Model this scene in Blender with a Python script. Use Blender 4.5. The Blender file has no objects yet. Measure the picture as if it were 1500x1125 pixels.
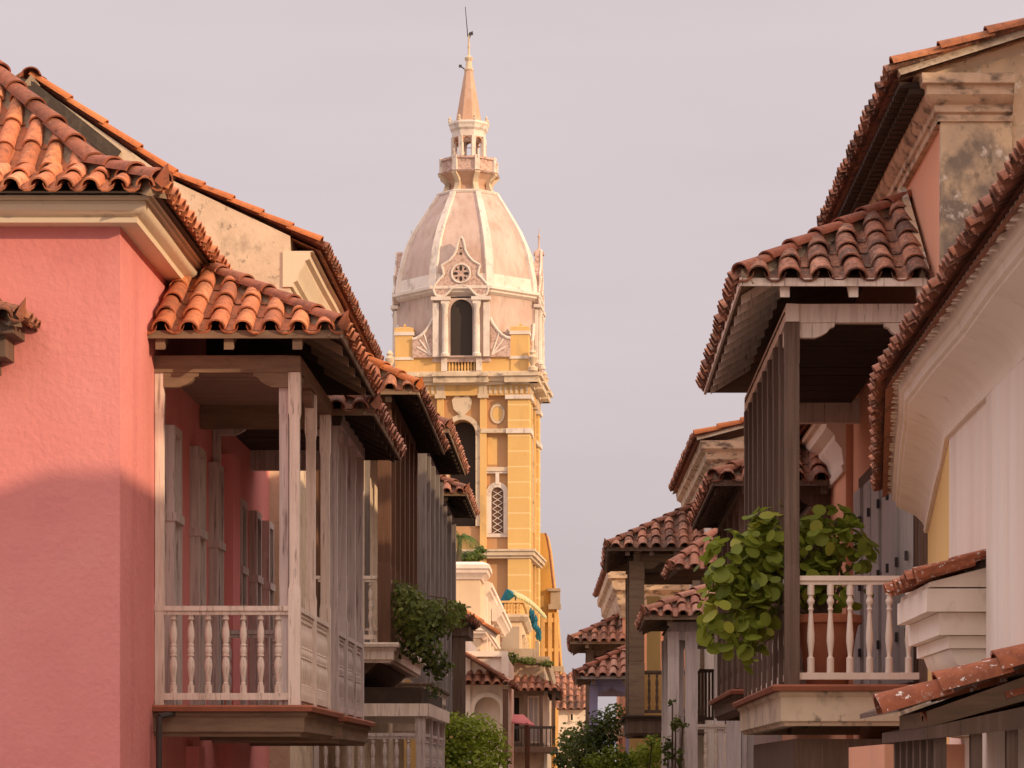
import bpy, bmesh, math, random
from mathutils import Vector, Matrix
random.seed(11)
C = bpy.context.scene.collection
R = math.radians
# ------------------------------------------------------------------ camera
F, CX, CY, EYE = 3875.0, 850.0, 1130.0, 3.3      # focal length and vanishing point of the street (photo pixels), eye height
cam = bpy.data.cameras.new("camera"); co = bpy.data.objects.new("camera", cam); C.objects.link(co)
cam.sensor_width = 36.0; cam.lens = F / 1500 * 36
cam.shift_x = -(CX - 750) / 1500; cam.shift_y = (CY - 562.5) / 1500
cam.clip_start = 0.5; cam.clip_end = 3000
co.location = (0, 0, EYE); co.rotation_euler = (R(90), 0, 0)
bpy.context.scene.camera = co
# ------------------------------------------------------------------ sky, sun, exposure
AZ, EL = 58.0, 18.0                                # sun behind the right shoulder, low
SUN = Vector((math.sin(R(AZ)) * math.cos(R(EL)), -math.cos(R(AZ)) * math.cos(R(EL)), math.sin(R(EL))))
w = bpy.data.worlds.new("World"); bpy.context.scene.world = w; w.use_nodes = True
nt = w.node_tree; N_, L_ = nt.nodes, nt.links; N_.clear()
out = N_.new('ShaderNodeOutputWorld'); bg = N_.new('ShaderNodeBackground'); bg.inputs['Strength'].default_value = 0.1
sky = N_.new('ShaderNodeTexSky'); sky.sky_type = 'NISHITA'; sky.sun_disc = False
sky.sun_elevation = R(EL); sky.sun_rotation = R(180 - AZ); sky.dust_density = 4; sky.air_density = 1.2
tc = N_.new('ShaderNodeTexCoord')
dot = N_.new('ShaderNodeVectorMath'); dot.operation = 'DOT_PRODUCT'; dot.inputs[1].default_value = SUN
L_.new(tc.outputs['Generated'], dot.inputs[0])
mr = N_.new('ShaderNodeMapRange'); mr.inputs['From Min'].default_value = -1; mr.inputs['From Max'].default_value = 1
L_.new(dot.outputs['Value'], mr.inputs['Value'])
rp = N_.new('ShaderNodeValToRGB'); L_.new(mr.outputs['Result'], rp.inputs['Fac'])
e = rp.color_ramp.elements                          # thin high cloud: mauve away from the sun, bright and warm round it
e[0].position = 0.0; e[0].color = (.368, .318, .330, 1)
e[1].position = 1.0; e[1].color = (.455, .365, .31, 1)
m = e.new(.34); m.color = (.368, .316, .325, 1)
m = e.new(.6); m.color = (.40, .325, .30, 1)
sep = N_.new('ShaderNodeSeparateXYZ'); L_.new(tc.outputs['Generated'], sep.inputs[0])
el = N_.new('ShaderNodeMapRange'); el.inputs['From Min'].default_value = 0.0; el.inputs['From Max'].default_value = .30
el.inputs['To Min'].default_value = 16.2; el.inputs['To Max'].default_value = 20.8
L_.new(sep.outputs['Z'], el.inputs['Value'])
cn = N_.new('ShaderNodeTexNoise'); cn.inputs['Scale'].default_value = 2.2; cn.inputs['Detail'].default_value = 4
mp = N_.new('ShaderNodeMapping'); mp.inputs['Scale'].default_value = (1, 1, 5)
L_.new(tc.outputs['Generated'], mp.inputs['Vector']); L_.new(mp.outputs['Vector'], cn.inputs['Vector'])
cm = N_.new('ShaderNodeMapRange'); cm.inputs['To Min'].default_value = .80; cm.inputs['To Max'].default_value = 1.20
L_.new(cn.outputs['Fac'], cm.inputs['Value'])
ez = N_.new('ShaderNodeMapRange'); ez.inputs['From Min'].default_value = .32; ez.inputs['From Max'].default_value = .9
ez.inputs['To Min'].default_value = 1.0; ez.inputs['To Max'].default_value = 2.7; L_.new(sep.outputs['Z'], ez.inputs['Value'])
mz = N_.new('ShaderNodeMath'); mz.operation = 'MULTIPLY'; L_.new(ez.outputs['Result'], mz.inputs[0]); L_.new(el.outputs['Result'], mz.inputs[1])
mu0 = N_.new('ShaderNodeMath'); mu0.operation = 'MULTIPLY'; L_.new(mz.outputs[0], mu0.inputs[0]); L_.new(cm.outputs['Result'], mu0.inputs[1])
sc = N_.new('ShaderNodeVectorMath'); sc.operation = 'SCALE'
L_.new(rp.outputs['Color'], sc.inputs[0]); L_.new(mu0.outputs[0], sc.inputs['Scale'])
mx = N_.new('ShaderNodeMix'); mx.data_type = 'RGBA'; mx.inputs['Factor'].default_value = .9
L_.new(sky.outputs['Color'], mx.inputs[6]); L_.new(sc.outputs['Vector'], mx.inputs[7])
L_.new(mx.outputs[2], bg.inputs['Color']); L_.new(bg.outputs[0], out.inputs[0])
sl = bpy.data.lights.new("sun", 'SUN'); sl.energy = 3.45; sl.angle = R(.6); sl.color = (1.0, .69, .41)
so = bpy.data.objects.new("sun", sl); C.objects.link(so); so.rotation_euler = SUN.to_track_quat('Z', 'Y').to_euler()
vs = bpy.context.scene.view_settings
vs.view_transform = 'Standard'; vs.look = 'None'; vs.exposure = 0.0; vs.gamma = 1.0

# ------------------------------------------------------------------ helpers
def X(px, Y): return (px - CX) * Y / F
def Z(py, Y): return EYE + (CY - py) * Y / F
def P(px, py, Y): return Vector((X(px, Y), Y, Z(py, Y)))

class MB:
    """collects faces; build() links them as one mesh object"""
    def __init__(s, M=None): s.v, s.f, s.t, s.M, s.tone = [], [], [], M, .5
    def poly(s, pts):
        b = len(s.v)
        for p in pts:
            p = Vector(p); s.v.append(s.M @ p if s.M else p)
        s.f.append(list(range(b, b + len(pts)))); s.t.append(s.tone)
    def hexa(s, p):
        for q in ((0,1,2,3),(7,6,5,4),(0,4,5,1),(1,5,6,2),(2,6,7,3),(3,7,4,0)): s.poly([p[i] for i in q])
    def box(s, x0, x1, y0, y1, z0, z1):
        s.hexa([(x0,y0,z0),(x0,y1,z0),(x1,y1,z0),(x1,y0,z0),(x0,y0,z1),(x0,y1,z1),(x1,y1,z1),(x1,y0,z1)])
    def prism(s, pts, ax, a, b):
        f = {'x': lambda p, t: (t, p[0], p[1]), 'y': lambda p, t: (p[0], t, p[1]), 'z': lambda p, t: (p[0], p[1], t)}[ax]
        s.poly([f(p, a) for p in pts]); s.poly([f(p, b) for p in pts][::-1]); n = len(pts)
        for i in range(n): s.poly([f(pts[i], a), f(pts[i], b), f(pts[(i+1) % n], b), f(pts[(i+1) % n], a)])
    def tube(s, p0, p1, r0, r1, n=8, caps=True):
        p0, p1 = Vector(p0), Vector(p1); d = (p1 - p0).normalized()
        a = d.orthogonal().normalized(); b = d.cross(a)
        A = [p0 + (a*math.cos(2*math.pi*i/n) + b*math.sin(2*math.pi*i/n))*r0 for i in range(n)]
        B = [p1 + (a*math.cos(2*math.pi*i/n) + b*math.sin(2*math.pi*i/n))*r1 for i in range(n)]
        for i in range(n): s.poly([A[i], A[(i+1) % n], B[(i+1) % n], B[i]])
        if caps: s.poly(A[::-1]); s.poly(B)
    def lathe(s, cx, cy, prof, n=12, rot=0., caps=True, apothem=False):
        k = 1/math.cos(math.pi/n) if apothem else 1
        rings = [[(cx + r*k*math.cos(rot + 2*math.pi*i/n), cy + r*k*math.sin(rot + 2*math.pi*i/n), z) for i in range(n)] for r, z in prof]
        for A, B in zip(rings, rings[1:]):
            for i in range(n): s.poly([A[i], A[(i+1) % n], B[(i+1) % n], B[i]])
        if caps: s.poly(rings[0][::-1]); s.poly(rings[-1])
    def sweep(s, path, prof, sgn=1, caps=True):
        """closed profile (out, z) carried along a flat path, mitred at the corners"""
        pts = [Vector((p[0], p[1])) for p in path]; n = len(pts); offs = []
        for i in range(n):
            ds = []
            if i > 0: ds.append((pts[i]-pts[i-1]).normalized())
            if i < n-1: ds.append((pts[i+1]-pts[i]).normalized())
            ns = [Vector((d.y, -d.x))*sgn for d in ds]
            m = ns[0] if len(ns) == 1 else (ns[0]+ns[1])/max(.2, 1+ns[0].dot(ns[1]))
            offs.append(m)
        rings = [[(p.x+o.x*a, p.y+o.y*a, z) for a, z in prof] for p, o in zip(pts, offs)]
        k = len(prof)
        for A, B in zip(rings, rings[1:]):
            for i in range(k): s.poly([A[i], A[(i+1) % k], B[(i+1) % k], B[i]])
        if caps: s.poly(rings[0]); s.poly(rings[-1][::-1])
    def archwall(s, x0, x1, z0, z1, cx, hw, zs, zp, y, dep, n=12):
        """wall face at y with a round-headed opening and its reveals"""
        arc = [(cx+hw*math.cos(math.pi*i/n), zp+hw*math.sin(math.pi*i/n)) for i in range(n+1)]
        s.poly([(x0,y,z0),(cx-hw,y,z0),(cx-hw,y,z1),(x0,y,z1)]); s.poly([(cx+hw,y,z0),(x1,y,z0),(x1,y,z1),(cx+hw,y,z1)])
        s.poly([(cx-hw,y,z0),(cx+hw,y,z0),(cx+hw,y,zs),(cx-hw,y,zs)])
        for a, b in zip(arc, arc[1:]): s.poly([(a[0],y,a[1]),(a[0],y,z1),(b[0],y,z1),(b[0],y,b[1])])
        loop = [(cx+hw, zs)] + arc + [(cx-hw, zs)]
        for a, b in zip(loop, loop[1:] + loop[:1]): s.poly([(a[0],y,a[1]),(b[0],y,b[1]),(b[0],y+dep,b[1]),(a[0],y+dep,a[1])])
    def archband(s, cx, r0, r1, zs, zp, y0, y1, n=12):
        ins = [(cx+r0, zs)] + [(cx+r0*math.cos(math.pi*i/n), zp+r0*math.sin(math.pi*i/n)) for i in range(n+1)] + [(cx-r0, zs)]
        outs = [(cx+r1, zs)] + [(cx+r1*math.cos(math.pi*i/n), zp+r1*math.sin(math.pi*i/n)) for i in range(n+1)] + [(cx-r1, zs)]
        for i in range(len(ins)-1):
            a, b, c, d = ins[i], ins[i+1], outs[i+1], outs[i]
            s.poly([(q[0],y0,q[1]) for q in (a,b,c,d)])
            s.poly([(d[0],y0,d[1]),(c[0],y0,c[1]),(c[0],y1,c[1]),(d[0],y1,d[1])])
            s.poly([(a[0],y0,a[1]),(a[0],y1,a[1]),(b[0],y1,b[1]),(b[0],y0,b[1])])
    def mesh(s, name, mat, root=None, smooth=35, local=False):
        o = Vector((0,0,0))
        if root is not None and not local:
            q = root
            while q is not None: o = o + q.location; q = q.parent
        me = bpy.data.meshes.new(name); me.from_pydata([tuple(p - o) for p in s.v], [], s.f)
        at = me.attributes.new('tone', 'FLOAT', 'FACE'); at.data.foreach_set('value', s.t)
        bm = bmesh.new(); bm.from_mesh(me); bmesh.ops.remove_doubles(bm, verts=bm.verts, dist=2e-5)
        bmesh.ops.recalc_face_normals(bm, faces=bm.faces); bm.to_mesh(me); bm.free()
        if smooth:
            me.polygons.foreach_set('use_smooth', [True]*len(me.polygons)); me.set_sharp_from_angle(angle=R(smooth))
        me.materials.append(mat)
        return me
    def build(s, name, mat, parent=None, smooth=35, local=False):
        if not s.f: return None
        o = bpy.data.objects.new(name, s.mesh(name, mat, parent, smooth, local)); C.objects.link(o)
        if parent is not None: o.parent = parent
        return o

def thing(name, label, cat, loc=(0,0,0), rz=0., group=None):
    o = bpy.data.objects.new(name, None); C.objects.link(o); o.location = loc; o.rotation_euler = (0, 0, rz)
    o['label'] = label; o['category'] = cat
    if group: o['group'] = group
    return o
def tag(o, label, cat, group=None):
    o['label'] = label; o['category'] = cat
    if group: o['group'] = group
def copy_at(o, loc, parent):
    c = o.copy(); C.objects.link(c); c.parent = parent; c.location = loc; return c
def wob(path, step=.8, a=.012):
    """a hand-built line is never quite straight"""
    r = []
    for p, q in zip(path, path[1:]):
        n = max(1, int(math.dist(p, q)/step))
        for i in range(n):
            t = i/n; j = 0 if i == 0 else a
            r.append((p[0]+(q[0]-p[0])*t+random.uniform(-j, j), p[1]+(q[1]-p[1])*t+random.uniform(-j, j)))
    return r + [path[-1]]

# ------------------------------------------------------------------ materials
def material(name, col, layers=(), rough=.9, bump=.25, bscale=30, tone=None, metal=0., spec=.25, trans=0., bands=None, tonemix=0., bdist=.01):
    """layers: (colour, noise scale xyz, low, high, amount)"""
    m = bpy.data.materials.new(name); m.use_nodes = True; t = m.node_tree; n, l = t.nodes, t.links
    b = n['Principled BSDF']; b.inputs['Roughness'].default_value = rough; b.inputs['Metallic'].default_value = metal
    b.inputs['Specular IOR Level'].default_value = spec
    tcn = n.new('ShaderNodeTexCoord'); cur = None
    if tone:
        at = n.new('ShaderNodeAttribute'); at.attribute_name = 'tone'
        rr = n.new('ShaderNodeValToRGB'); l.new(at.outputs['Fac'], rr.inputs['Fac']); el_ = rr.color_ramp.elements
        for i, (p, c) in enumerate(tone):
            q = el_[i] if i < 2 else el_.new(p)
            q.position = p; q.color = (*c, 1)
        cur = rr.outputs['Color']
    else:
        rgb = n.new('ShaderNodeRGB'); rgb.outputs[0].default_value = (*col, 1); cur = rgb.outputs[0]
    for c, s3, lo, hi, amt in layers:
        mpn = n.new('ShaderNodeMapping'); mpn.inputs['Scale'].default_value = s3
        mpn.inputs['Location'].default_value = (random.uniform(0, 50), random.uniform(0, 50), random.uniform(0, 50))
        l.new(tcn.outputs['Object'], mpn.inputs['Vector'])
        no = n.new('ShaderNodeTexNoise'); no.inputs['Scale'].default_value = 1; no.inputs['Detail'].default_value = 7; no.inputs['Roughness'].default_value = .62
        l.new(mpn.outputs['Vector'], no.inputs['Vector'])
        ra = n.new('ShaderNodeMapRange'); ra.inputs['From Min'].default_value = lo; ra.inputs['From Max'].default_value = hi
        ra.inputs['To Max'].default_value = amt; l.new(no.outputs['Fac'], ra.inputs['Value'])
        mi = n.new('ShaderNodeMix'); mi.data_type = 'RGBA'; l.new(ra.outputs['Result'], mi.inputs['Factor'])
        l.new(cur, mi.inputs[6]); mi.inputs[7].default_value = (*c, 1); cur = mi.outputs[2]
    if bands:                                        # pale joint lines every so many metres of height
        per, wd, c = bands
        sp = n.new('ShaderNodeSeparateXYZ'); l.new(tcn.outputs['Object'], sp.inputs[0])
        mo = n.new('ShaderNodeMath'); mo.operation = 'MODULO'; mo.inputs[1].default_value = per; l.new(sp.outputs['Z'], mo.inputs[0])
        lt = n.new('ShaderNodeMath'); lt.operation = 'LESS_THAN'; lt.inputs[1].default_value = wd; l.new(mo.outputs[0], lt.inputs[0])
        k = n.new('ShaderNodeMath'); k.operation = 'MULTIPLY'; k.inputs[1].default_value = .8; l.new(lt.outputs[0], k.inputs[0])
        mi = n.new('ShaderNodeMix'); mi.data_type = 'RGBA'; l.new(k.outputs[0], mi.inputs['Factor']); l.new(cur, mi.inputs[6])
        mi.inputs[7].default_value = (*c, 1); cur = mi.outputs[2]
    l.new(cur, b.inputs['Base Color'])
    if bump:
        no = n.new('ShaderNodeTexNoise'); no.inputs['Scale'].default_value = bscale; no.inputs['Detail'].default_value = 6
        l.new(tcn.outputs['Object'], no.inputs['Vector'])
        no2 = n.new('ShaderNodeTexNoise'); no2.inputs['Scale'].default_value = bscale*.07; no2.inputs['Detail'].default_value = 3
        l.new(tcn.outputs['Object'], no2.inputs['Vector'])
        ad = n.new('ShaderNodeMath'); ad.operation = 'MULTIPLY_ADD'; ad.inputs[1].default_value = 2.2
        l.new(no2.outputs['Fac'], ad.inputs[0]); l.new(no.outputs['Fac'], ad.inputs[2])
        bu = n.new('ShaderNodeBump'); bu.inputs['Strength'].default_value = bump; bu.inputs['Distance'].default_value = bdist
        l.new(ad.outputs[0], bu.inputs['Height']); l.new(bu.outputs['Normal'], b.inputs['Normal'])
    if trans:
        tr = n.new('ShaderNodeBsdfTranslucent'); l.new(cur, tr.inputs['Color'])
        ms = n.new('ShaderNodeMixShader'); ms.inputs[0].default_value = trans
        l.new(b.outputs[0], ms.inputs[1]); l.new(tr.outputs[0], ms.inputs[2]); l.new(ms.outputs[0], n['Material Output'].inputs['Surface'])
    return m

def tile_mat(name, cols, mortar, dirt, dirt_amt, lichen=None, lich_amt=.5, rough=.85):
    tone = [(0, mortar), (1, cols[-1]), (.05, mortar), (.051, cols[0])]
    k = len(cols)
    for i, c in enumerate(cols[1:-1], 1): tone.append((.051+.949*i/(k-1), c))
    lay = [(dirt, (2.6,2.6,2.6), .47, .66, dirt_amt), (dirt, (15,15,15), .47, .64, dirt_amt*.85), ((.50,.42,.33), (30,30,30), .60, .68, .35), ((.035,.03,.027), (7,7,7), .58, .68, .55)]
    if lichen: lay.append((lichen, (26,26,26), .60, .64, lich_amt))
    return material(name, cols[0], lay, rough, .35, 60, tone=tone, bdist=.006)

M = {}
M['pink'] = material('pink_plaster', (.69,.255,.245), [((.76,.34,.32),(.5,.5,.5),.4,.75,.55), ((.58,.19,.20),(2.5,2.5,2.5),.52,.8,.45), ((.52,.16,.17),(2.2,2.2,.22),.53,.74,.5), ((.80,.36,.33),(1.6,1.6,1.6),.60,.72,.35), ((.42,.14,.13),(24,24,24),.68,.74,.5)], .92, .5, 16, bdist=.018)
M['pinklit'] = material('sky_lit_pink_plaster', (.78,.30,.30), [((.68,.22,.22),(3,3,.4),.5,.8,.5)], .9, .3, 26)  # lightened pink: sun and sky light on the pilasters put into the colour
M['cream'] = material('cream_plaster', (.78,.66,.50), [((.60,.45,.30),(1.5,1.5,.6),.5,.8,.5), ((.30,.23,.16),(6,6,2),.62,.8,.45)], .9, .25, 30)
M['stained'] = material('stained_cream_plaster', (.74,.62,.47), [((.56,.44,.32),(1.1,1.1,1.1),.42,.64,.7), ((.33,.27,.21),(2.4,2.4,1.8),.53,.66,.6), ((.12,.10,.085),(8,8,6),.58,.68,.7)], .95, .5, 18)
M['bitumen'] = material('dark_flashing', (.075,.06,.05), [((.18,.15,.11),(8,8,8),.5,.75,.5)], .95, .6, 25)
M['white'] = material('white_plaster', (.84,.72,.62), [((.70,.58,.50),(3,3,.22),.44,.68,.6), ((.90,.83,.77),(5,5,.3),.5,.7,.5), ((.52,.42,.34),(1.0,1.0,.5),.54,.74,.5), ((.40,.33,.27),(30,30,4),.66,.72,.5)], .9, .3, 22)
M['moulding'] = material('limewashed_moulding', (.86,.74,.63), [((.72,.59,.48),(2,2,1.5),.45,.68,.5), ((.42,.34,.27),(5,5,3),.60,.74,.5)], .9, .25, 30)
M['yellowwall'] = material('yellow_plaster', (.80,.54,.22), [((.70,.40,.12),(2,2,.8),.5,.8,.5)], .9, .3, 25)
M['peach'] = material('peach_plaster', (.72,.36,.23), [((.60,.30,.20),(2,2,.5),.48,.8,.5), ((.40,.24,.17),(5,5,.6),.6,.85,.5)], .9, .35, 22)
M['aged'] = material('aged_pilaster_plaster', (.66,.50,.33), [((.44,.34,.25),(2,2,1.2),.40,.62,.8), ((.16,.14,.125),(1.5,1.5,1.3),.50,.62,.85), ((.74,.68,.60),(5,5,4),.56,.63,.8), ((.10,.085,.07),(9,9,6),.58,.70,.6)], .95, .5, 16)
M['agedcornice'] = material('aged_cornice_plaster', (.64,.48,.34), [((.42,.30,.21),(3,3,3),.42,.62,.7), ((.11,.085,.07),(4,4,9),.50,.64,.85)], .95, .4, 20)
M['creampaint'] = material('cream_painted_wood', (.82,.72,.64), [((.62,.51,.43),(18,18,1.2),.46,.66,.65), ((.26,.19,.15),(30,30,2.2),.57,.66,.7), ((.40,.31,.25),(3,3,1.2),.56,.72,.5)], .7, .2, 40)
M['silver'] = material('silvery_bare_wood', (.24,.215,.215), [((.36,.33,.33),(16,16,.8),.5,.7,.6), ((.10,.08,.075),(26,26,1.4),.5,.68,.7)], .8, .3, 35)
M['greypaint'] = material('weathered_grey_wood', (.62,.55,.53), [((.36,.30,.30),(20,20,1),.45,.68,.7), ((.16,.125,.115),(30,30,1.8),.56,.66,.7)], .8, .25, 40)
M['rawwood'] = material('old_unpainted_beam', (.25,.175,.12), [((.14,.095,.07),(2,2,16),.45,.7,.7), ((.10,.07,.05),(8,8,30),.6,.76,.6)], .85, .35, 30)
M['brownwood'] = material('brown_wood', (.125,.065,.042), [((.20,.11,.075),(18,18,.9),.45,.75,.6), ((.07,.04,.03),(26,26,1.2),.55,.75,.7)], .8, .3, 35)
M['darkwood'] = material('dark_weathered_wood', (.135,.090,.068), [((.25,.175,.14),(22,22,.8),.45,.75,.7), ((.04,.026,.02),(30,30,1.1),.55,.75,.7)], .8, .35, 35)
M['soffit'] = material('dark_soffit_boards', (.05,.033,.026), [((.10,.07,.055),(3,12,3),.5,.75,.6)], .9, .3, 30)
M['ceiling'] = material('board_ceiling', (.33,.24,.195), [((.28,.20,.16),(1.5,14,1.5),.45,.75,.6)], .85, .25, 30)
M['floorboard'] = material('red_floor_edge', (.33,.12,.07), [((.18,.08,.055),(4,4,4),.45,.75,.7)], .8, .3, 30)
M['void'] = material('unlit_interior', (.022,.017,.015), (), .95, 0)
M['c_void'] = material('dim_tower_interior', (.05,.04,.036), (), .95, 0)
M['glass'] = material('dark_window_glass', (.05,.045,.045), (), .15, 0, spec=.5)
M['lilac'] = material('lilac_painted_shutter', (.50,.44,.425), [((.36,.31,.30),(25,25,1),.45,.75,.6), ((.16,.13,.13),(40,40,2),.62,.74,.5)], .75, .2, 40)
M['palepost'] = material('flaking_white_post_paint', (.80,.71,.69), [((.50,.43,.42),(18,18,1),.45,.68,.6), ((.26,.21,.20),(36,36,2),.58,.70,.6)], .8, .25, 40)
M['purple'] = material('lavender_painted_post', (.42,.40,.66), [((.34,.31,.5),(20,20,1.5),.5,.75,.6)], .75, .2, 40)
M['iron'] = material('dark_iron', (.06,.05,.05), (), .6, .1)
M['pot'] = material('terracotta_pot', (.50,.185,.10), [((.36,.13,.08),(4,4,4),.45,.75,.6), ((.6,.33,.24),(9,9,2),.6,.8,.4)], .85, .2, 40)
M['t_fresh'] = tile_mat('fresh_orange_tiles', [(.42,.14,.07),(.58,.205,.095),(.66,.26,.12),(.54,.18,.09),(.70,.31,.17)], (.42,.33,.25), (.20,.085,.055), .55)  # fresh orange clay tones, varied tile by tile
M['t_pale'] = tile_mat('pinkish_worn_tiles', [(.30,.13,.085),(.44,.20,.13),(.38,.15,.10),(.52,.28,.20)], (.46,.36,.30), (.18,.09,.07), .5, (.62,.5,.42), .4)
M['t_old'] = tile_mat('old_brown_tiles', [(.26,.10,.06),(.36,.14,.08),(.30,.13,.09),(.44,.19,.11)], (.30,.23,.17), (.09,.055,.045), .65)
M['t_dark'] = tile_mat('mossy_dark_tiles', [(.17,.08,.055),(.50,.21,.125),(.38,.16,.10),(.58,.28,.18)], (.40,.33,.26), (.06,.045,.04), .85, (.56,.48,.40), .5)
M['t_lichen'] = tile_mat('lichen_spotted_tiles', [(.34,.11,.055),(.46,.16,.08),(.40,.13,.07),(.50,.19,.10)], (.24,.17,.13), (.15,.06,.04), .5, (.80,.74,.70), .95)
M['t_ridge'] = tile_mat('orange_ridge_tiles', [(.46,.14,.045),(.56,.185,.06),(.50,.16,.055),(.60,.22,.08)], (.48,.38,.28), (.22,.09,.05), .4)
M['t_ridgeold'] = tile_mat('brown_hip_tiles', [(.30,.10,.06),(.36,.125,.075),(.26,.09,.055),(.40,.15,.09)], (.40,.31,.22), (.11,.055,.04), .5)
M['t_verge'] = tile_mat('weathered_verge_tiles', [(.34,.12,.055),(.44,.165,.07),(.38,.13,.06),(.48,.20,.09)], (.44,.34,.24), (.12,.06,.04), .6)
def leafmat(name, cols, tr=.45):
    return material(name, cols[0], (), .55, 0, tone=[(0, cols[0]), (1, cols[-1])] + [((i)/(len(cols)-1), c) for i, c in enumerate(cols[1:-1], 1)], trans=tr, spec=.3)
M['l_grape'] = leafmat('round_leaves', [(.035,.055,.018),(.15,.20,.03),(.31,.37,.05),(.22,.28,.035),(.50,.50,.08)])
M['l_vine'] = leafmat('dark_vine_leaves', [(.022,.034,.012),(.08,.105,.024),(.14,.18,.036),(.24,.27,.06)])
M['l_bright'] = leafmat('bright_leaves', [(.05,.075,.012),(.17,.23,.02),(.30,.38,.035),(.42,.48,.06)])
M['l_palm'] = leafmat('palm_leaves', [(.03,.07,.015),(.07,.15,.02),(.14,.24,.03)])
M['bark'] = material('brown_bark', (.12,.085,.06), [((.06,.045,.035),(12,12,3),.45,.7,.7)], .9, .5, 30)
M['street'] = material('street_paving', (.16,.14,.125), [((.10,.09,.08),(1,1,1),.45,.7,.6)], .9, .4, 12)
M['pave'] = material('pavement_slabs', (.26,.23,.20), [((.18,.16,.14),(1,1,1),.45,.7,.6)], .9, .3, 14)
# cathedral
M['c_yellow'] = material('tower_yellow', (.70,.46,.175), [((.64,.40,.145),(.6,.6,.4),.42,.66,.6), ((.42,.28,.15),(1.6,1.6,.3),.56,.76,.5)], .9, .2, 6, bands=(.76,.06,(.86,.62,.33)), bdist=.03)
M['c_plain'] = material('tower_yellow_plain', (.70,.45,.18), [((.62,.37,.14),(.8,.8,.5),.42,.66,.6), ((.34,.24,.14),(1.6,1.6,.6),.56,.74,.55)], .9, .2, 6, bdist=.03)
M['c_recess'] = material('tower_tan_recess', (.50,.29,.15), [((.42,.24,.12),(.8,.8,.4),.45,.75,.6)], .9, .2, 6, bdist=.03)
M['c_cream'] = material('tower_cream_trim', (.66,.54,.40), [((.52,.40,.28),(1.2,1.2,1.2),.44,.66,.7), ((.17,.13,.10),(2,2,2.5),.54,.68,.7)], .9, .2, 8, bdist=.03)
M['c_white'] = material('tower_white_trim', (.74,.66,.59), [((.58,.48,.41),(1.2,1.2,1.2),.46,.66,.6), ((.24,.19,.17),(2.4,2.4,1.2),.56,.70,.6)], .9, .2, 8, bdist=.03)
M['c_dome'] = material('dome_pink_render', (.52,.38,.33), [((.62,.51,.45),(.7,.7,.35),.4,.6,.75), ((.40,.26,.20),(1.4,1.4,.4),.50,.68,.6), ((.26,.21,.19),(2.2,2.2,.7),.55,.70,.55)], .9, .25, 7, bdist=.03)
M['c_spire'] = material('spire_terracotta_render', (.52,.32,.22), [((.62,.47,.38),(1.5,1.5,.8),.45,.7,.6), ((.38,.22,.14),(3,3,1.2),.55,.75,.6)], .9, .25, 9, bdist=.03)
M['c_relief'] = material('pierced_relief_render', (.58,.42,.36), [((.34,.22,.18),(7,7,7),.5,.56,.75)], .9, .4, 12, bdist=.04)
M['c_gold'] = material('church_yellow', (.62,.36,.10), [((.62,.33,.08),(1,1,.4),.42,.65,.7), ((.30,.20,.10),(1.8,1.8,.6),.52,.7,.7)], .9, .2, 6, bdist=.03)
M['c_far'] = material('far_cream_render', (.74,.58,.40), [((.64,.47,.31),(1,1,.5),.42,.66,.6), ((.34,.26,.19),(1.8,1.8,.5),.56,.72,.5)], .9, .2, 10)  # cream render of the far houses, blotched and streaked
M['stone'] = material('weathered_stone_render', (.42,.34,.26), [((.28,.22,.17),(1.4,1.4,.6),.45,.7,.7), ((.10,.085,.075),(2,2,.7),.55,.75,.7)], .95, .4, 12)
M['blue'] = material('blue_cloth', (.015,.10,.17), [((.02,.20,.20),(4,4,4),.45,.65,.7)], .8, .2, 20)
M['awning'] = material('pink_awning_cloth', (.55,.16,.17), [((.65,.28,.28),(3,3,3),.45,.7,.5)], .85, .1, 20)

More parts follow.
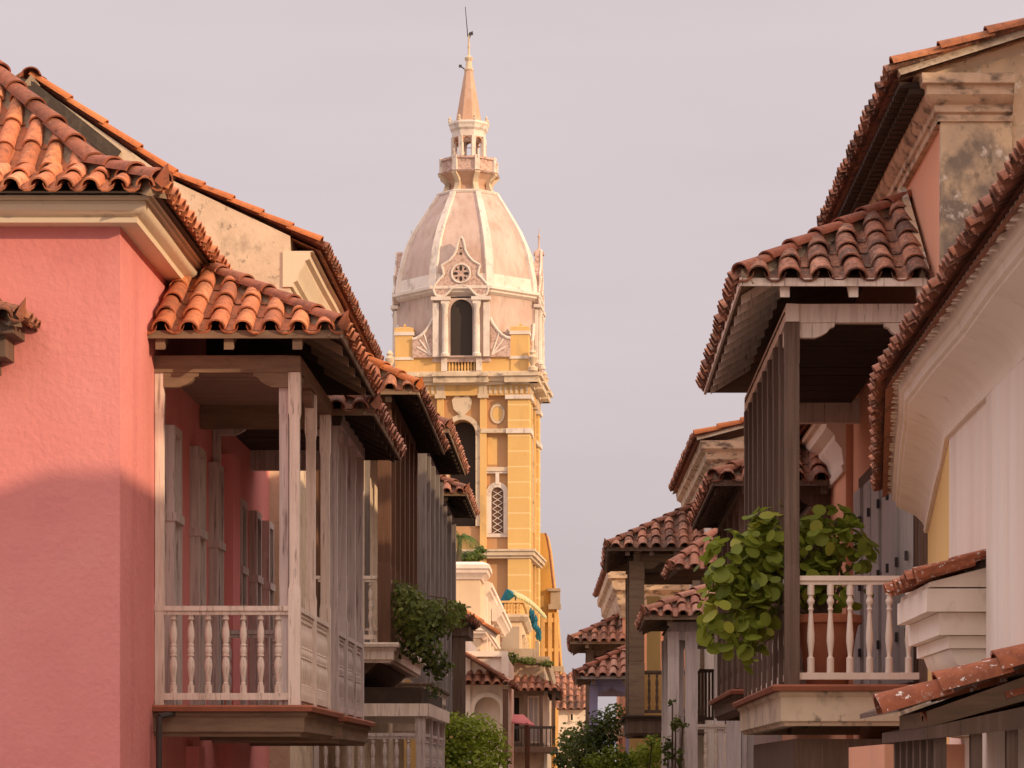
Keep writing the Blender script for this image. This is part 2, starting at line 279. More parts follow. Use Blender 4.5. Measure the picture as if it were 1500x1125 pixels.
# ------------------------------------------------------------------ roof tiles
def clip(poly, hp):
    for a, b, c in hp:
        r = []
        for i, p in enumerate(poly):
            q = poly[(i+1) % len(poly)]; dp, dq = a*p[0]+b*p[1]-c, a*q[0]+b*q[1]-c
            if dp <= 0: r.append(p)
            if (dp < 0 < dq) or (dq < 0 < dp):
                t = dp/(dp-dq); r.append(tuple(p[k]+(q[k]-p[k])*t for k in range(3)))
        poly = r
        if len(poly) < 3: return []
    return poly
def tiles(mb, O, U, V, ulen, vlen, hp=(), sp=.27, ex=.43, seg=8, jit=1., rows=None):
    O, U, V = Vector(O), Vector(U).normalized(), Vector(V).normalized(); Nn = U.cross(V)
    if Nn.z < 0: Nn = -Nn
    n = max(1, round(ulen/sp)); sp = ulen/n
    def em(pts):
        q = clip(pts, hp)
        if q: mb.poly([O + U*a + V*b + Nn*c for a, b, c in q])
    nr = rows or int(math.ceil(vlen/ex))
    hp = list(hp) + [(0, 1, vlen)]
    for i in range(n+1):
        for j in range(nr):
            for kind in (0, 1):
                if kind == 1 and i == n: continue
                uc = (i + .5*kind)*sp + random.uniform(-.012, .012)*jit
                v0 = j*ex - .06 + random.uniform(-.02, .02)*jit; v1 = v0 + ex + .08
                dn = random.uniform(-.006, .008)*jit; sk = random.uniform(-.010, .010)*jit
                mb.tone = random.uniform(.06, 1) if kind else random.uniform(.055, .30)
                if kind:                              # cover tile
                    ra, rb, na, nb = sp*.37, sp*.31, .052+dn, .028
                    A = [(uc+ra*math.cos(math.pi*k/seg), v0, na+ra*math.sin(math.pi*k/seg)) for k in range(seg+1)]
                    B = [(uc+sk+rb*math.cos(math.pi*k/seg), v1, nb+rb*math.sin(math.pi*k/seg)) for k in range(seg+1)]
                    t = .017
                    I = [(uc+(ra-t)*math.cos(math.pi*k/seg), v0, na+(ra-t)*math.sin(math.pi*k/seg)) for k in range(seg+1)]
                    for k in range(seg): em([A[k], A[k+1], B[k+1], B[k]]); em([I[k], I[k+1], A[k+1], A[k]])
                    if j == 0:
                        J = [(uc+(rb-t)*math.cos(math.pi*k/seg), v1, nb+(rb-t)*math.sin(math.pi*k/seg)) for k in range(seg+1)]
                        for k in range(seg): em([I[k], J[k], J[k+1], I[k+1]])
                else:                                 # pan tile
                    s2 = 5; r = sp*.35; na = max(.085, .85*r+.016)+dn*.5
                    A = [(uc+r*math.cos(math.pi+math.pi*k/s2), v0+.02, na+.85*r*math.sin(math.pi+math.pi*k/s2)) for k in range(s2+1)]
                    B = [(uc+r*.9*math.cos(math.pi+math.pi*k/s2), v1, na-.012+.85*r*math.sin(math.pi+math.pi*k/s2)) for k in range(s2+1)]
                    for k in range(s2): em([A[k], A[k+1], B[k+1], B[k]])
                    if j == 0:
                        D = [(p[0], p[1], p[2]-.018) for p in A]; E = [(p[0], p[1], p[2]-.018) for p in B]
                        for k in range(s2): em([D[k], D[k+1], A[k+1], A[k]]); em([D[k], E[k], E[k+1], D[k+1]])
def ridge(mb, P0, P1, r=.105, L=.42, horn=True, seg=9, mortar=True, lift=.05):
    """overlapping half-round tiles from P0 (low end) up to P1"""
    P0, P1 = Vector(P0), Vector(P1); D = (P1-P0); T = D.length; D.normalize()
    S = D.cross(Vector((0,0,1)))
    S = S.normalized() if S.length > 1e-4 else Vector((1,0,0)); Up = S.cross(D).normalized()
    if Up.z < 0: Up = -Up
    n = max(1, round(T/L)); L = T/n
    if mortar:
        mb.tone = .02
        a, b = P0 + D*.03, P1
        for sg in (1, -1):
            mb.poly([a+Up*(lift+.03), b+Up*(lift+.03), b+S*sg*r*1.0-Up*.06, a+S*sg*r*1.0-Up*.06])
        mb.poly([a+Up*(lift+.03), a+S*r-Up*.06, a-S*r-Up*.06])
    for i in range(n):
        mb.tone = random.uniform(.06, 1); wv = S*random.uniform(-.012, .012)
        a, b = P0 + D*(i*L) + wv, P0 + D*((i+1)*L+.06) + wv
        la, lb = lift+.022+random.uniform(0, .012), lift
        ra, rb = r*1.05, r*.86
        A = [a + S*ra*math.cos(math.pi*k/seg) + Up*(la+ra*.8*math.sin(math.pi*k/seg)) for k in range(seg+1)]
        B = [b + S*rb*math.cos(math.pi*k/seg) + Up*(lb+rb*.8*math.sin(math.pi*k/seg)) for k in range(seg+1)]
        I = [a + S*(ra-.018)*math.cos(math.pi*k/seg) + Up*(la-.003+(ra-.018)*.8*math.sin(math.pi*k/seg)) for k in range(seg+1)]
        for k in range(seg): mb.poly([A[k], A[k+1], B[k+1], B[k]]); mb.poly([I[k], I[k+1], A[k+1], A[k]])
    if horn:                                          # the upturned tile at the corner
        mb.tone = .3; h = P0 - D*.02
        a, b, c = h+S*r*.7+Up*lift, h-S*r*.7+Up*lift, h+Up*(lift-.05)-D*.02
        tip = h - D*.10 + Vector((0,0,1))*.19 + Up*lift
        back = h + D*.07 + Up*(lift+r*.8)
        mb.poly([a, c, tip]); mb.poly([c, b, tip]); mb.poly([b, back, tip]); mb.poly([back, a, tip])

# ------------------------------------------------------------------ joinery
BAL = [(.030,0),(.034,.0),(.034,.10),(.022,.105),(.026,.125),(.018,.14),(.024,.20),(.036,.32),(.038,.36),(.030,.43),(.021,.465),(.033,.475),(.033,.49),(.026,.495),(.032,.52),(.034,.55),(.030,.585),(.024,.60),(.033,.605),(.033,.62),(.022,.63),(.030,.68),(.036,.74),(.032,.82),(.021,.90),(.018,.92),(.030,.935),(.034,.95),(.028,.965),(.026,1.0)]
BAL2 = [(.036,0),(.036,.17),(.026,.175),(.020,.19),(.026,.25),(.038,.36),(.036,.44),(.022,.66),(.020,.70),(.030,.72),(.020,.745),(.024,.77),(.037,.80),(.037,.825),(.024,.85),(.024,.88),(.035,.885),(.035,1.0)]
_bal = {}
def baluster_mesh(h, mat, kind=0, n=10):
    key = (round(h, 3), mat.name, kind, n)
    if key not in _bal:
        b = MB(); b.lathe(0, 0, [(r*1.06, z*h) for r, z in (BAL2 if kind else BAL)], n); _bal[key] = b.mesh('baluster', mat)
    return _bal[key]
def post_mb(x, y, z0, z1, wd, mid=.8, rot=0):
    b = MB(); k = wd/math.sqrt(2); H = z1-z0
    pr = [(k, z0), (k, z0+min(1.18, H*.35)), (k*.93, z0+min(1.2, H*.36)), (k*mid, z0+min(1.25, H*.38)), (k*mid, z1-.48), (k*.93, z1-.43), (k, z1-.41), (k, z1)]
    b.lathe(x, y, pr, 4, R(45)+rot); return b
def plank(b, x0, x1, y0, y1, z0, z1, j=.004):
    q = lambda: random.uniform(-j, j)
    b.hexa([(x+q(), y+q(), z+q()) for x, y, z in [(x0,y0,z0),(x0,y1,z0),(x1,y1,z0),(x1,y0,z0),(x0,y0,z1),(x0,y1,z1),(x1,y1,z1),(x1,y0,z1)]])

def roof_wing(parent, xf, xc, ye, ye2, ze, rise, mt, mh, md, sp=.27, ex=.43, horn=True, seg=8, name='roof', rows=None, hipr=.105):
    """lean-to roof with a hipped near end: deck, tiles, hip tiles"""
    s = 1 if xc > xf else -1; run = abs(xc-xf); vl = math.hypot(run, rise)
    d = MB(); t = .035
    for dz in (0, -t):
        d.poly([(xf,ye,ze+dz),(xc,ye,ze+dz),(xf,ye+run,ze+rise+dz)])
        d.poly([(xc,ye,ze+dz),(xc,ye2,ze+dz),(xf,ye2,ze+rise+dz),(xf,ye+run,ze+rise+dz)])
    d.poly([(xf,ye,ze),(xc,ye,ze),(xc,ye,ze-t),(xf,ye,ze-t)]); d.poly([(xc,ye,ze),(xc,ye2,ze),(xc,ye2,ze-t),(xc,ye,ze-t)])
    d.poly([(xc,ye2,ze-t),(xf,ye2,ze-t),(xf,ye2,ze+rise)])
    tb = MB()
    hp = [(-1, run/vl, 0)]
    tiles(tb, (xc,ye,ze), (-s,0,0), (0,run,rise), run, vl, hp, sp, ex, seg, rows=rows)
    tiles(tb, (xc,ye,ze), (0,1,0), (-s*run,0,rise), ye2-ye, vl, hp, sp, ex, seg, rows=rows)
    rf = tb.build(name, mt, parent)
    return rf, d, run

def balcony(root, xf, xo, Y0, Y1, zf, zb, ze, rise, st, ov=.42, nside=3, roof=True, floor_mat=None, bal=True, detail=True, bsp=.19, railh=1.0, label=None, slabh=.32):
    """covered balcony: part 'balcony' (its slab) with posts, rails, balusters, beams, ceiling and roof as sub-parts"""
    s = 1 if xo > xf else -1
    b = MB(); pth = [(xf,Y0),(xo,Y0),(xo,Y1),(xf,Y1)]
    b.sweep(pth, [(-.12,zf-.07),(.08,zf-.07),(.085,zf-.10),(.05,zf-.13),(.045,zf-slabh+.05),(.01,zf-slabh+.03),(0,zf-slabh),(-.12,zf-slabh)], s)
    b.box(min(xf,xo)+.1, max(xf,xo)-.1, Y0+.1, Y1-.1, zf-.2, zf-.08)
    bo = b.build('balcony', st['slab'], root)
    if label: bo['label'] = label
    b = MB(); b.sweep(wob(pth, 1.2, .006), [(-.3,zf),(.12,zf),(.14,zf-.02),(.13,zf-.066),(-.3,zf-.066)], s); b.box(min(xf,xo)+.25, max(xf,xo)-.25, Y0+.25, Y1-.25, zf-.05, zf-.004)
    b.build('floor_board', floor_mat or st['floor'], bo)
    pw = st.get('pw', .115); hw = pw/2
    ys = [Y0 + (Y1-Y0)*i/(nside-1) for i in range(nside)]
    for i, y in enumerate(ys):
        post_mb(xo-s*hw, y+hw if i == 0 else y-hw*(i == nside-1), zf-.0, zb, pw, st.get('mid', .82)).build('post', st['post'], bo)
    if st.get('double'):
        post_mb(xo-s*(pw*1.45), Y0+hw+.05, zf, zb, pw*.8, .95).build('post', st['double'], bo)
    post_mb(xf+s*.05, Y0+hw, zf, zb, .09, .95).build('wall_post', st['post'], bo)
    # rails
    def rail(name, z0, z1, wd, mat):
        q = MB(); x0, x1 = sorted((xf, xo-s*pw)); q.box(x0, x1, Y0+hw-wd/2, Y0+hw+wd/2, z0, z1); q.build(name, mat, bo)
        q = MB()
        for a, c in zip(ys, ys[1:]): q.box(xo-s*hw-wd/2, xo-s*hw+wd/2, a+pw, c-pw/2, z0, z1)
        q.build(name, mat, bo)
    rail('handrail', zf+railh-.035, zf+railh+.015, .10, st['rail'])
    rail('handrail_underside', zf+railh-.075, zf+railh-.038, .065, st['rail'])
    rail('bottom_rail', zf+.055, zf+.125, .075, st['rail'])
    if bal:
        h = railh-.075-.125; me = baluster_mesh(h, st['rail'], st.get('kind', 0), 12 if detail else 8)
        def put(x, y):
            o = bpy.data.objects.new('baluster', me); C.objects.link(o); o.parent = bo
            o.location = Vector((x, y, zf+.125)) - root.location; o.rotation_euler = (0, 0, random.uniform(0, .5))
            o.scale = (random.uniform(.95, 1.05),)*2 + (1,)
        L = abs(xo-xf)-pw; n = int(L/bsp)
        for i in range(n): put(xf + s*(.10 + (L-.12)*(i+.5)/n), Y0+hw+random.uniform(-.004, .004))
        for a, c in zip(ys, ys[1:]):
            n = min(40, max(1, int((c-a-pw)/bsp)))
            for i in range(n): put(xo-s*hw, a+pw*.75+(c-a-1.5*pw)*(i+.5)/n)
    if not roof: return bo
    # top plate, brackets, ceiling, rafters, deck
    b = MB(); bh = st.get('bh', .17); bw = .13
    x0, x1 = sorted((xf, xo-s*(hw+bw/2))); plank(b, x0, x1, Y0+hw-bw/2, Y0+hw+bw/2, zb, zb+bh)
    b.build('beam', st['beam'], bo)
    b = MB(); xa = xo-s*hw; plank(b, xa-bw/2, xa+bw/2, Y0-.02, Y1+.05, zb+.004, zb+bh-.003); b.build('beam', st['beam'], bo)
    b = MB(); plank(b, x0, x1, Y1-hw-bw/2, Y1-hw+bw/2, zb-.15, zb+bh-.004); b.build('beam', st['beam'], bo)
    brk = [(0,0),(.38,0),(.375,-.035),(.33,-.05),(.30,-.09),(.24,-.125),(.17,-.15),(0,-.15)]
    for x, dr in ((xo-s*pw, -s), (xf+s*.095, s)):
        q = MB(); q.prism([(x+dr*u*.95, zb-.003+v) for u, v in brk], 'y', Y0+hw-.05, Y0+hw+.05); q.build('bracket', st['beam'], bo)
    for y, dr in [(ys[1]-hw*2, -1)] + ([(ys[0]+pw, 1)]):
        q = MB(); q.prism([(y+dr*u*.9, zb-.003+v) for u, v in brk], 'x', xa-.045, xa+.045); q.build('bracket', st['beam'], bo)
    b = MB(); y = Y0+hw+bw/2+.005
    while y < Y1-.2:
        plank(b, min(xf,xo)+.0, max(xf,xo)-.11, y, y+.145, zb+.10+random.uniform(0,.008), zb+.125, .002); y += .155
    b.build('ceiling', st['ceil'], bo)
    xc, ye, ye2 = xo+s*ov, Y0-ov+.05, Y1+ov
    rf, d, run = roof_wing(bo, xf, xc, ye, ye2, ze, rise, st['tile'], st['hip'], st['soffit'], st.get('sp', .27), st.get('ex', .43), seg=8 if detail else 5)
    d.build('roof_deck', st['soffit'], bo)
    q = MB(); ridge(q, (xc, ye, ze), (xf, ye+run, ze+rise), horn=st.get('horn', True), lift=.075); q.build('hip_tiles', st['hip'], bo)
    # eave board (mortar bed of the first tiles) and rafter ends
    b = MB(); a0, a1 = sorted((xf, xc)); plank(b, a0, a1, ye-.025, ye-.002, ze-st.get('eh',.06), ze+.022, .005); b.build('eave_board', st['eave'], bo)
    b = MB(); plank(b, xc-.0125+s*.0145, xc+.0125+s*.0145, ye-.03, ye2, ze-st.get('eh',.06), ze+.022, .005); b.build('eave_board', st['eave'], bo)
    tn = rise/run; n = max(2, int(run/.52))
    for i in range(n):
        x = xf+s*(.12+(run-.55)*i/(n-1)); w_ = .048
        y0, y1 = ye+.03, Y0+hw; dn_, up_ = ze-.165, ze-.04; b = MB()
        b.hexa([(x-w_,y0,dn_),(x-w_,y1,dn_+tn*(y1-y0)),(x+w_,y1,dn_+tn*(y1-y0)),(x+w_,y0,dn_),(x-w_,y0,up_),(x-w_,y1,up_+tn*(y1-y0)),(x+w_,y1,up_+tn*(y1-y0)),(x+w_,y0,up_)]); b.build('rafter', st['raft'], bo)
    n = max(2, int((Y1-Y0)/.6))
    for i in range(n):
        y = Y0+.25+(Y1-Y0-.4)*i/(n-1); u0, u1 = xc-s*.03, xo-s*hw; b = MB()
        b.hexa([(u0,y-.035,ze-.135),(u1,y-.035,ze-.135+tn*abs(u1-u0)),(u1,y+.035,ze-.135+tn*abs(u1-u0)),(u0,y+.035,ze-.135),
                (u0,y-.035,ze-.04),(u1,y-.035,ze-.04+tn*abs(u1-u0)),(u1,y+.035,ze-.04+tn*abs(u1-u0)),(u0,y+.035,ze-.04)]); b.build('rafter', st['raft'], bo)
    return bo

def door(root, xf, s, yc, wd, z0, z1, mf, mp, proj=.10, louvre=False, transom=True):
    b = MB(); b.box(*sorted((xf, xf+s*.03)), yc-wd/2+.07, yc+wd/2-.07, z0, z1-.08); d = b.build('door', mp, root)
    b = MB(); a0, a1 = sorted((xf, xf+s*proj))
    b.box(a0, a1, yc-wd/2, yc-wd/2+.08, z0, z1); b.box(a0, a1, yc+wd/2-.08, yc+wd/2, z0, z1); b.box(a0, a1, yc-wd/2+.08, yc+wd/2-.08, z1-.09, z1)
    if transom:
        zt = z0+(z1-z0)*.66; b.box(a0, a1+.02*(s > 0), yc-wd/2-.02, yc+wd/2+.02, zt, zt+.09)
    b.box(*sorted((xf+s*.03, xf+s*.06)), yc-.03, yc+.03, z0, z1-.1)
    if louvre:
        z = z0+.15
        while z < z1-.2: b.box(*sorted((xf+s*.03, xf+s*.055)), yc-wd/2+.12, yc+wd/2-.12, z, z+.035); z += .075
    b.build('door_frame', mf, d)
    return d
def window(root, x0, x1, z0, z1, y, mf, mp, name='window', dep=.06, bars=2):
    """window on a wall that faces the camera"""
    b = MB(); b.box(x0, x1, y-.02, y, z0, z1); o = b.build(name, mp, root)
    b = MB(); f = .08*(x1-x0)+.03
    b.box(x0-f, x0, y-dep, y, z0-f, z1+f); b.box(x1, x1+f, y-dep, y, z0-f, z1+f); b.box(x0, x1, y-dep, y, z1, z1+f); b.box(x0-f*.6, x1+f*.6, y-dep*1.6, y-.003, z0-f, z0)
    for i in range(1, bars+1):
        xx = x0+(x1-x0)*i/(bars+1); b.box(xx-.02, xx+.02, y-dep*.7, y-.02, z0, z1)
    b.build('frame', mf, o); return o
def side_window(root, xf, s, y0, y1, z0, z1, mf, mp):
    b = MB(); b.box(*sorted((xf, xf+s*.02)), y0, y1, z0, z1); o = b.build('window', mp, root)
    b = MB(); a0, a1 = sorted((xf, xf+s*.12))
    b.box(a0, a1, y0-.12, y0, z0-.1, z1+.12); b.box(a0, a1, y1, y1+.12, z0-.1, z1+.12); b.box(a0, a1, y0, y1, z1, z1+.12); b.box(a0, a1, y0, y1, z0-.1, z0)
    b.build('frame', mf, o); return o

# ------------------------------------------------------------------ foliage
def leafpoly(b, p, nrm, size, n=5, asp=1.0):
    nrm = nrm.normalized(); a = nrm.orthogonal().normalized(); c = nrm.cross(a); th = random.uniform(0, 6.28)
    a, c = a*math.cos(th)+c*math.sin(th), c*math.cos(th)-a*math.sin(th)
    fold = random.uniform(-.12, .12)*size
    pts = [p + a*math.cos(6.283*i/n)*size*asp + c*math.sin(6.283*i/n)*size + nrm*fold*abs(math.sin(6.283*i/n)) for i in range(n)]
    b.poly(pts)
def foliage(b, blobs, count, size, n=5, asp=.6, up=.4, shell=.55):
    tot = sum(r[0]*r[1]*r[2] for c, r in blobs)
    for c, r in blobs:
        base = random.uniform(.0, .5)
        for i in range(int(count*r[0]*r[1]*r[2]/tot)):
            d = Vector((random.gauss(0,1), random.gauss(0,1), random.gauss(0,1))).normalized(); k = random.uniform(shell**3, 1)**(1/3)
            k *= random.uniform(.85, 1.12)
            p = Vector(c) + Vector((d.x*r[0], d.y*r[1], d.z*r[2]))*k
            nn = d + Vector((random.gauss(0,.5), random.gauss(0,.5), random.gauss(0,.5)+up))
            b.tone = min(1, max(0, base+random.uniform(0, .5)))
            leafpoly(b, p, nn, size*random.uniform(.6, 1.25), n, asp)
# ================================================================== THE SETTING
b = MB(); b.poly([(-900,-300,0),(900,-300,0),(900,1500,0),(-900,1500,0)]); o = b.build('ground', M['pave'], None, 0); o['kind'] = 'structure'
b = MB(); b.poly([(-2.6,-30,.004),(1.8,-30,.004),(1.2,60,.004),(-.9,140,.004),(-3.2,140,.004),(-2.6,60,.004)]); o = b.build('street', M['street'], None, 0); o['kind'] = 'structure'
for nm, xs in (('pavement', (-4.3,-2.6)), ('pavement', (1.8,3.4))):
    b = MB(); b.box(xs[0], xs[1], 25.5, 60, .0, .14); o = b.build(nm, M['pave'], None, 0); o['kind'] = 'structure'

PINKST = dict(slab=M['rawwood'], floor=M['floorboard'], post=M['creampaint'], rail=M['creampaint'], beam=M['rawwood'], ceil=M['ceiling'], soffit=M['soffit'],
              eave=M['rawwood'], raft=M['rawwood'], tile=M['t_fresh'], hip=M['t_ridgeold'], double=M['greypaint'], pw=.12)
# ================================================================== LEFT: pink corner house
FX = -4.35
pk = thing('house', 'salmon pink corner house with cream cornice, orange hipped tile roof and white balustrade balcony', 'house', (-8, 25, 0))
zc0 = Z(332, 25)
b = MB(); b.box(-14, FX, 25, 37, 0, zc0+.1); b.build('wall', M['pink'], pk)
b = MB()                                             # cornice round the corner
prof_ = [(-.1,zc0),(.05,zc0),(.06,zc0+.035),(.035,zc0+.05),(.05,zc0+.07),(.09,zc0+.10),(.16,zc0+.125),(.24,zc0+.15),(.29,zc0+.175),(.30,zc0+.19),(.33,zc0+.20),(.34,zc0+.235),(.33,zc0+.245),(.37,zc0+.25),(.375,zc0+.275),(-.1,zc0+.275)]
prof = [(a_, zc0+c_) for a_, c_ in ((-.1,0),(.19,0),(.20,.045),(.18,.05),(.20,.065),(.255,.085),(.285,.115),(.295,.15),(.285,.18),(.27,.19),(.325,.195),(.33,.235),(.355,.24),(.36,.275),(-.1,.275))]
b.sweep(wob([(-14,25),(FX,25),(FX,37)], 1.1, .008), prof, 1); b.build('cornice', M['cream'], pk, 30)
ze = zc0+.24; ye = 24.56; xe = FX+.44
LK, S1, S2, LE = .78, .44, 1.0, 2.9                  # bell-cast: shallow at the eave, steep above
rf = MB(); d = MB(); q = MB(); x0_, y0_, z0_ = xe, ye, ze
for L_k, sl_k, lw in ((LK, S1, 0), (LE-LK, S2, 1)):
    vl = L_k*math.hypot(1, sl_k)
    tiles(rf, (x0_,y0_,z0_), (-1,0,0), (0,1,sl_k), 8.4, vl, [(-1, L_k/vl, 0)], .25, .43, rows=None)
    tiles(rf, (x0_,y0_,z0_), (0,1,0), (-1,0,sl_k), 36.98-y0_, vl, [(-1, L_k/vl, 0)], .25, .43)
    x1_, y1_, z1_ = x0_-L_k, y0_+L_k, z0_+L_k*sl_k
    for dz in (0, -.04):
        d.poly([(-14,y0_,z0_+dz),(x0_,y0_,z0_+dz),(x1_,y1_,z1_+dz),(-14,y1_,z1_+dz)])
        d.poly([(x0_,y0_,z0_+dz),(x0_,36.98,z0_+dz),(x1_,36.98,z1_+dz),(x1_,y1_,z1_+dz)])
    ridge(q, (x0_,y0_,z0_), (x1_,y1_,z1_), .125, .42, lift=.085, horn=(lw == 0))
    x0_, y0_, z0_ = x1_, y1_, z1_
d.poly([(x0_,y0_,z0_),(x0_,36.98,z0_),(-14,36.98,z0_-1),(-14,y0_,z0_)])
roof = rf.build('roof', M['t_fresh'], pk)
d.build('roof_deck', M['soffit'], roof); q.build('hip_tiles', M['t_ridgeold'], roof)
# doors on to the balcony, pilaster between the two balconies
zf1 = Z(1033, 27)
for yc in (27.95, 29.75, 31.25): door(pk, FX, 1, yc, .56, zf1, zf1+2.95, M['greypaint'], M['creampaint'], .105)
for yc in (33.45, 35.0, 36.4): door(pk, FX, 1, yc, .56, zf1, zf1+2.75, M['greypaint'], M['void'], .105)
b = MB(); b.box(FX-.1, FX+.17, 31.85, 32.5, 0, zf1+3.15); b.build('pilaster', M['pinklit'], pk)
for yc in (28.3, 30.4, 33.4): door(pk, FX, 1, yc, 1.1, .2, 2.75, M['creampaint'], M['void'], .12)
for y0 in (29.2, 31.9): b = MB(); b.box(FX-.1, FX+.14, y0, y0+.45, 0, zf1-.4); b.build('pilaster', M['pinklit'], pk)
balcony(pk, FX, -2.86, 27.0, 30.35, zf1, Z(545, 27), Z(487, 26.6), 1.07, PINKST, ov=.44, nside=3, bsp=.183, label='near balcony with orange tiled roof and white turned balusters')
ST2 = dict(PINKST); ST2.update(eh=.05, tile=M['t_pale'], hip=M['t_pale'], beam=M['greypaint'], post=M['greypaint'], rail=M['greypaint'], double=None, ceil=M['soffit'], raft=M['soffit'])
balcony(pk, FX, -2.86, 31.25, 35.0, zf1-.02, Z(618, 31.25), Z(603, 30.9), .95, ST2, ov=.44, nside=4, label='second balcony with greyish posts and pinkish worn tiles')
b = MB(); b.tube((FX+.09,26.75,0), (FX+.09,26.75,zf1-.12), .03, .03, 8); b.tube((FX+.09,26.75,zf1-.12), (FX+.32,27.1,zf1-.06), .03, .03, 8); b.build('drain_pipe', M['iron'], pk)
# the little hood over a window of the front wall
hx = X(26, 24.4); hz = Z(469, 24.4)
b = MB(); b.box(-7.0, hx-.16, 24.62, 25.0, hz-.30, hz-.10); b.box(-7.0, hx-.06, 24.50, 25.0, hz-.10, hz-.01); b.box(-6.95, hx-.28, 24.74, 25, hz-.42, hz-.30)
hd = b.build('window_hood', M['darkwood'], pk)
q = MB(); rn = .58; vl = math.hypot(rn, .27)
tiles(q, (hx,24.42,hz), (-1,0,0), (0,rn,.27), 1.7, vl, [(-1, rn/vl, 0)], .24, .36)
tiles(q, (hx,24.42,hz), (0,1,0), (-rn,0,.27), rn, vl, [(-1, rn/vl, 0)], .2, .36)
q.tone = .2; q.poly([(-7,24.42,hz),(hx,24.42,hz),(hx-rn,25,hz+.27),(-7,25,hz+.27)]); q.poly([(hx,24.42,hz),(hx,25,hz),(hx-rn,25,hz+.27)])
q.build('hood_tiles', M['t_old'], hd)
q = MB(); ridge(q, (hx,24.42,hz), (hx-rn,25,hz+.27), .075, .4, lift=.055); q.build('hip_tiles', M['t_old'], hd)

# ================================================================== LEFT: gabled house behind
gh = thing('house', 'cream plastered gable house behind the pink house with orange verge tiles and brown balcony', 'house', (-8, 37, 0))
gx = X(425, 37)                                      # its street wall
apx, apz = X(45, 37), Z(118, 37); mx_, mz_ = X(250, 37), Z(262, 37); ex_, ez_ = X(463, 37), Z(362, 37)
b = MB(); gp = [(-14,0),(gx,0),(gx,ez_+.155),(mx_,mz_-.01),(apx,apz-.01),(-14,apz-4.6)]
b.prism(gp, 'y', 37, 47.5); b.build('wall', M['stained'], gh)
b = MB(); pf = [(-.1,ez_-.56),(.04,ez_-.56),(.05,ez_-.50),(.10,ez_-.47),(.13,ez_-.36),(.20,ez_-.25),(.21,ez_-.2),(.27,ez_-.17),(.28,ez_-.08),(.33,ez_-.06),(-.1,ez_-.06)]
b.sweep(wob([(gx,36.97),(gx,47.5)], 1.2, .008), pf, 1); b.build('cornice', M['cream'], gh, 30)
b = MB(); b.prism([(X(52,37),Z(122,37)),(X(178,37),Z(222,37)),(X(168,37),Z(236,37)),(X(20,37),Z(128,37)),(X(20,37),Z(112,37))], 'y', 36.93, 37.0); b.build('flashing_strip', M['bitumen'], gh)
# street slope, mostly unseen from below: deck, a few rows at the eave, verge tiles along the gable
q = MB(); U = Vector((mx_-ex_, 0, mz_-ez_)); vl = U.length
tiles(q, (ex_+.06,37.12,ez_+.0), (0,1,0), U, 10.6, vl, (), .25, .43)
U2 = Vector((apx-mx_, 0, apz-mz_)); tiles(q, (mx_,37.12,mz_), (0,1,0), U2, 10.6, U2.length, (), .25, .43, 5)
q.tone = .3
for dz in (0, -.05):
    q.poly([(ex_+.06,37.03,ez_+dz),(ex_+.06,47.6,ez_+dz),(mx_,47.6,mz_+dz),(mx_,37.03,mz_+dz)]); q.poly([(mx_,37.03,mz_+dz),(mx_,47.6,mz_+dz),(apx,47.6,apz+dz),(apx,37.03,apz+dz)])
    q.poly([(apx,37.03,apz+dz),(apx,47.6,apz+dz),(-14,47.6,apz-4.5+dz),(-14,37.03,apz-4.5+dz)])
rf = q.build('roof', M['t_old'], gh)
q = MB(); ridge(q, (ex_+.03,37.05,ez_), (mx_,37.05,mz_), .115, .5, horn=False, lift=.05, mortar=False); ridge(q, (mx_,37.05,mz_), (apx,37.05,apz), .115, .62, horn=False, lift=.05, mortar=False)
ridge(q, (apx-3,37.05,apz-2.3), (apx-.1,37.05,apz), .115, .62, horn=False, lift=.05, mortar=False); q.build('verge_tiles', M['t_ridge'], rf)
q = MB(); ridge(q, (apx+.02,36.9,apz-.03), (apx,47.5,apz-.03), .13, .5, horn=False, mortar=True, lift=.07); q.build('ridge_tiles', M['t_ridgeold'], rf)
BR = dict(slab=M['creampaint'], floor=M['creampaint'], post=M['brownwood'], rail=M['creampaint'], beam=M['brownwood'], ceil=M['soffit'], soffit=M['soffit'],
          eave=M['rawwood'], raft=M['soffit'], tile=M['t_old'], hip=M['t_ridge'], pw=.2, mid=.97)
zf3 = Z(942, 40)
balcony(gh, gx, -2.86, 39.9, 46.6, zf3, Z(585, 40), Z(572, 39.5), 1.0, BR, ov=.42, nside=7, detail=False, slabh=.3, label='brown balcony with dark plank posts and an orange hip')
b = MB(); b.prism([(gx-.1,zf3-.28),(gx+1.0,zf3-.28),(gx+.75,zf3-.50),(gx-.1,zf3-.62)], 'y', 40.1, 46.5); b.build('balcony_corbel', M['darkwood'], gh)
for yc in (41.0, 42.9, 44.8): door(gh, gx, 1, yc, 1.0, zf3, zf3+2.9, M['brownwood'], M['darkwood'], .1, louvre=True, transom=False)
LB = dict(BR); LB.update(post=M['greypaint'], rail=M['greypaint'], slab=M['greypaint'], pw=.15, mid=.9)
bo = balcony(gh, gx, -2.35, 40.1, 46.0, Z(1075,40)-1.0, Z(1046,40), 0, 0, LB, nside=4, roof=False, detail=False, label='lower porch with grey balusters under a flat beam')
b = MB(); x0, x1 = gx, -2.28; plank(b, x0, x1, 40.05, 46.1, Z(1049,40), Z(1030,40)); b.build('porch_beam', M['creampaint'], bo)
b = MB(); plank(b, x0, x1-.12, 40.15, 46.0, Z(1030,40)+.003, Z(1006,40)); b.build('porch_roof', M['soffit'], bo)

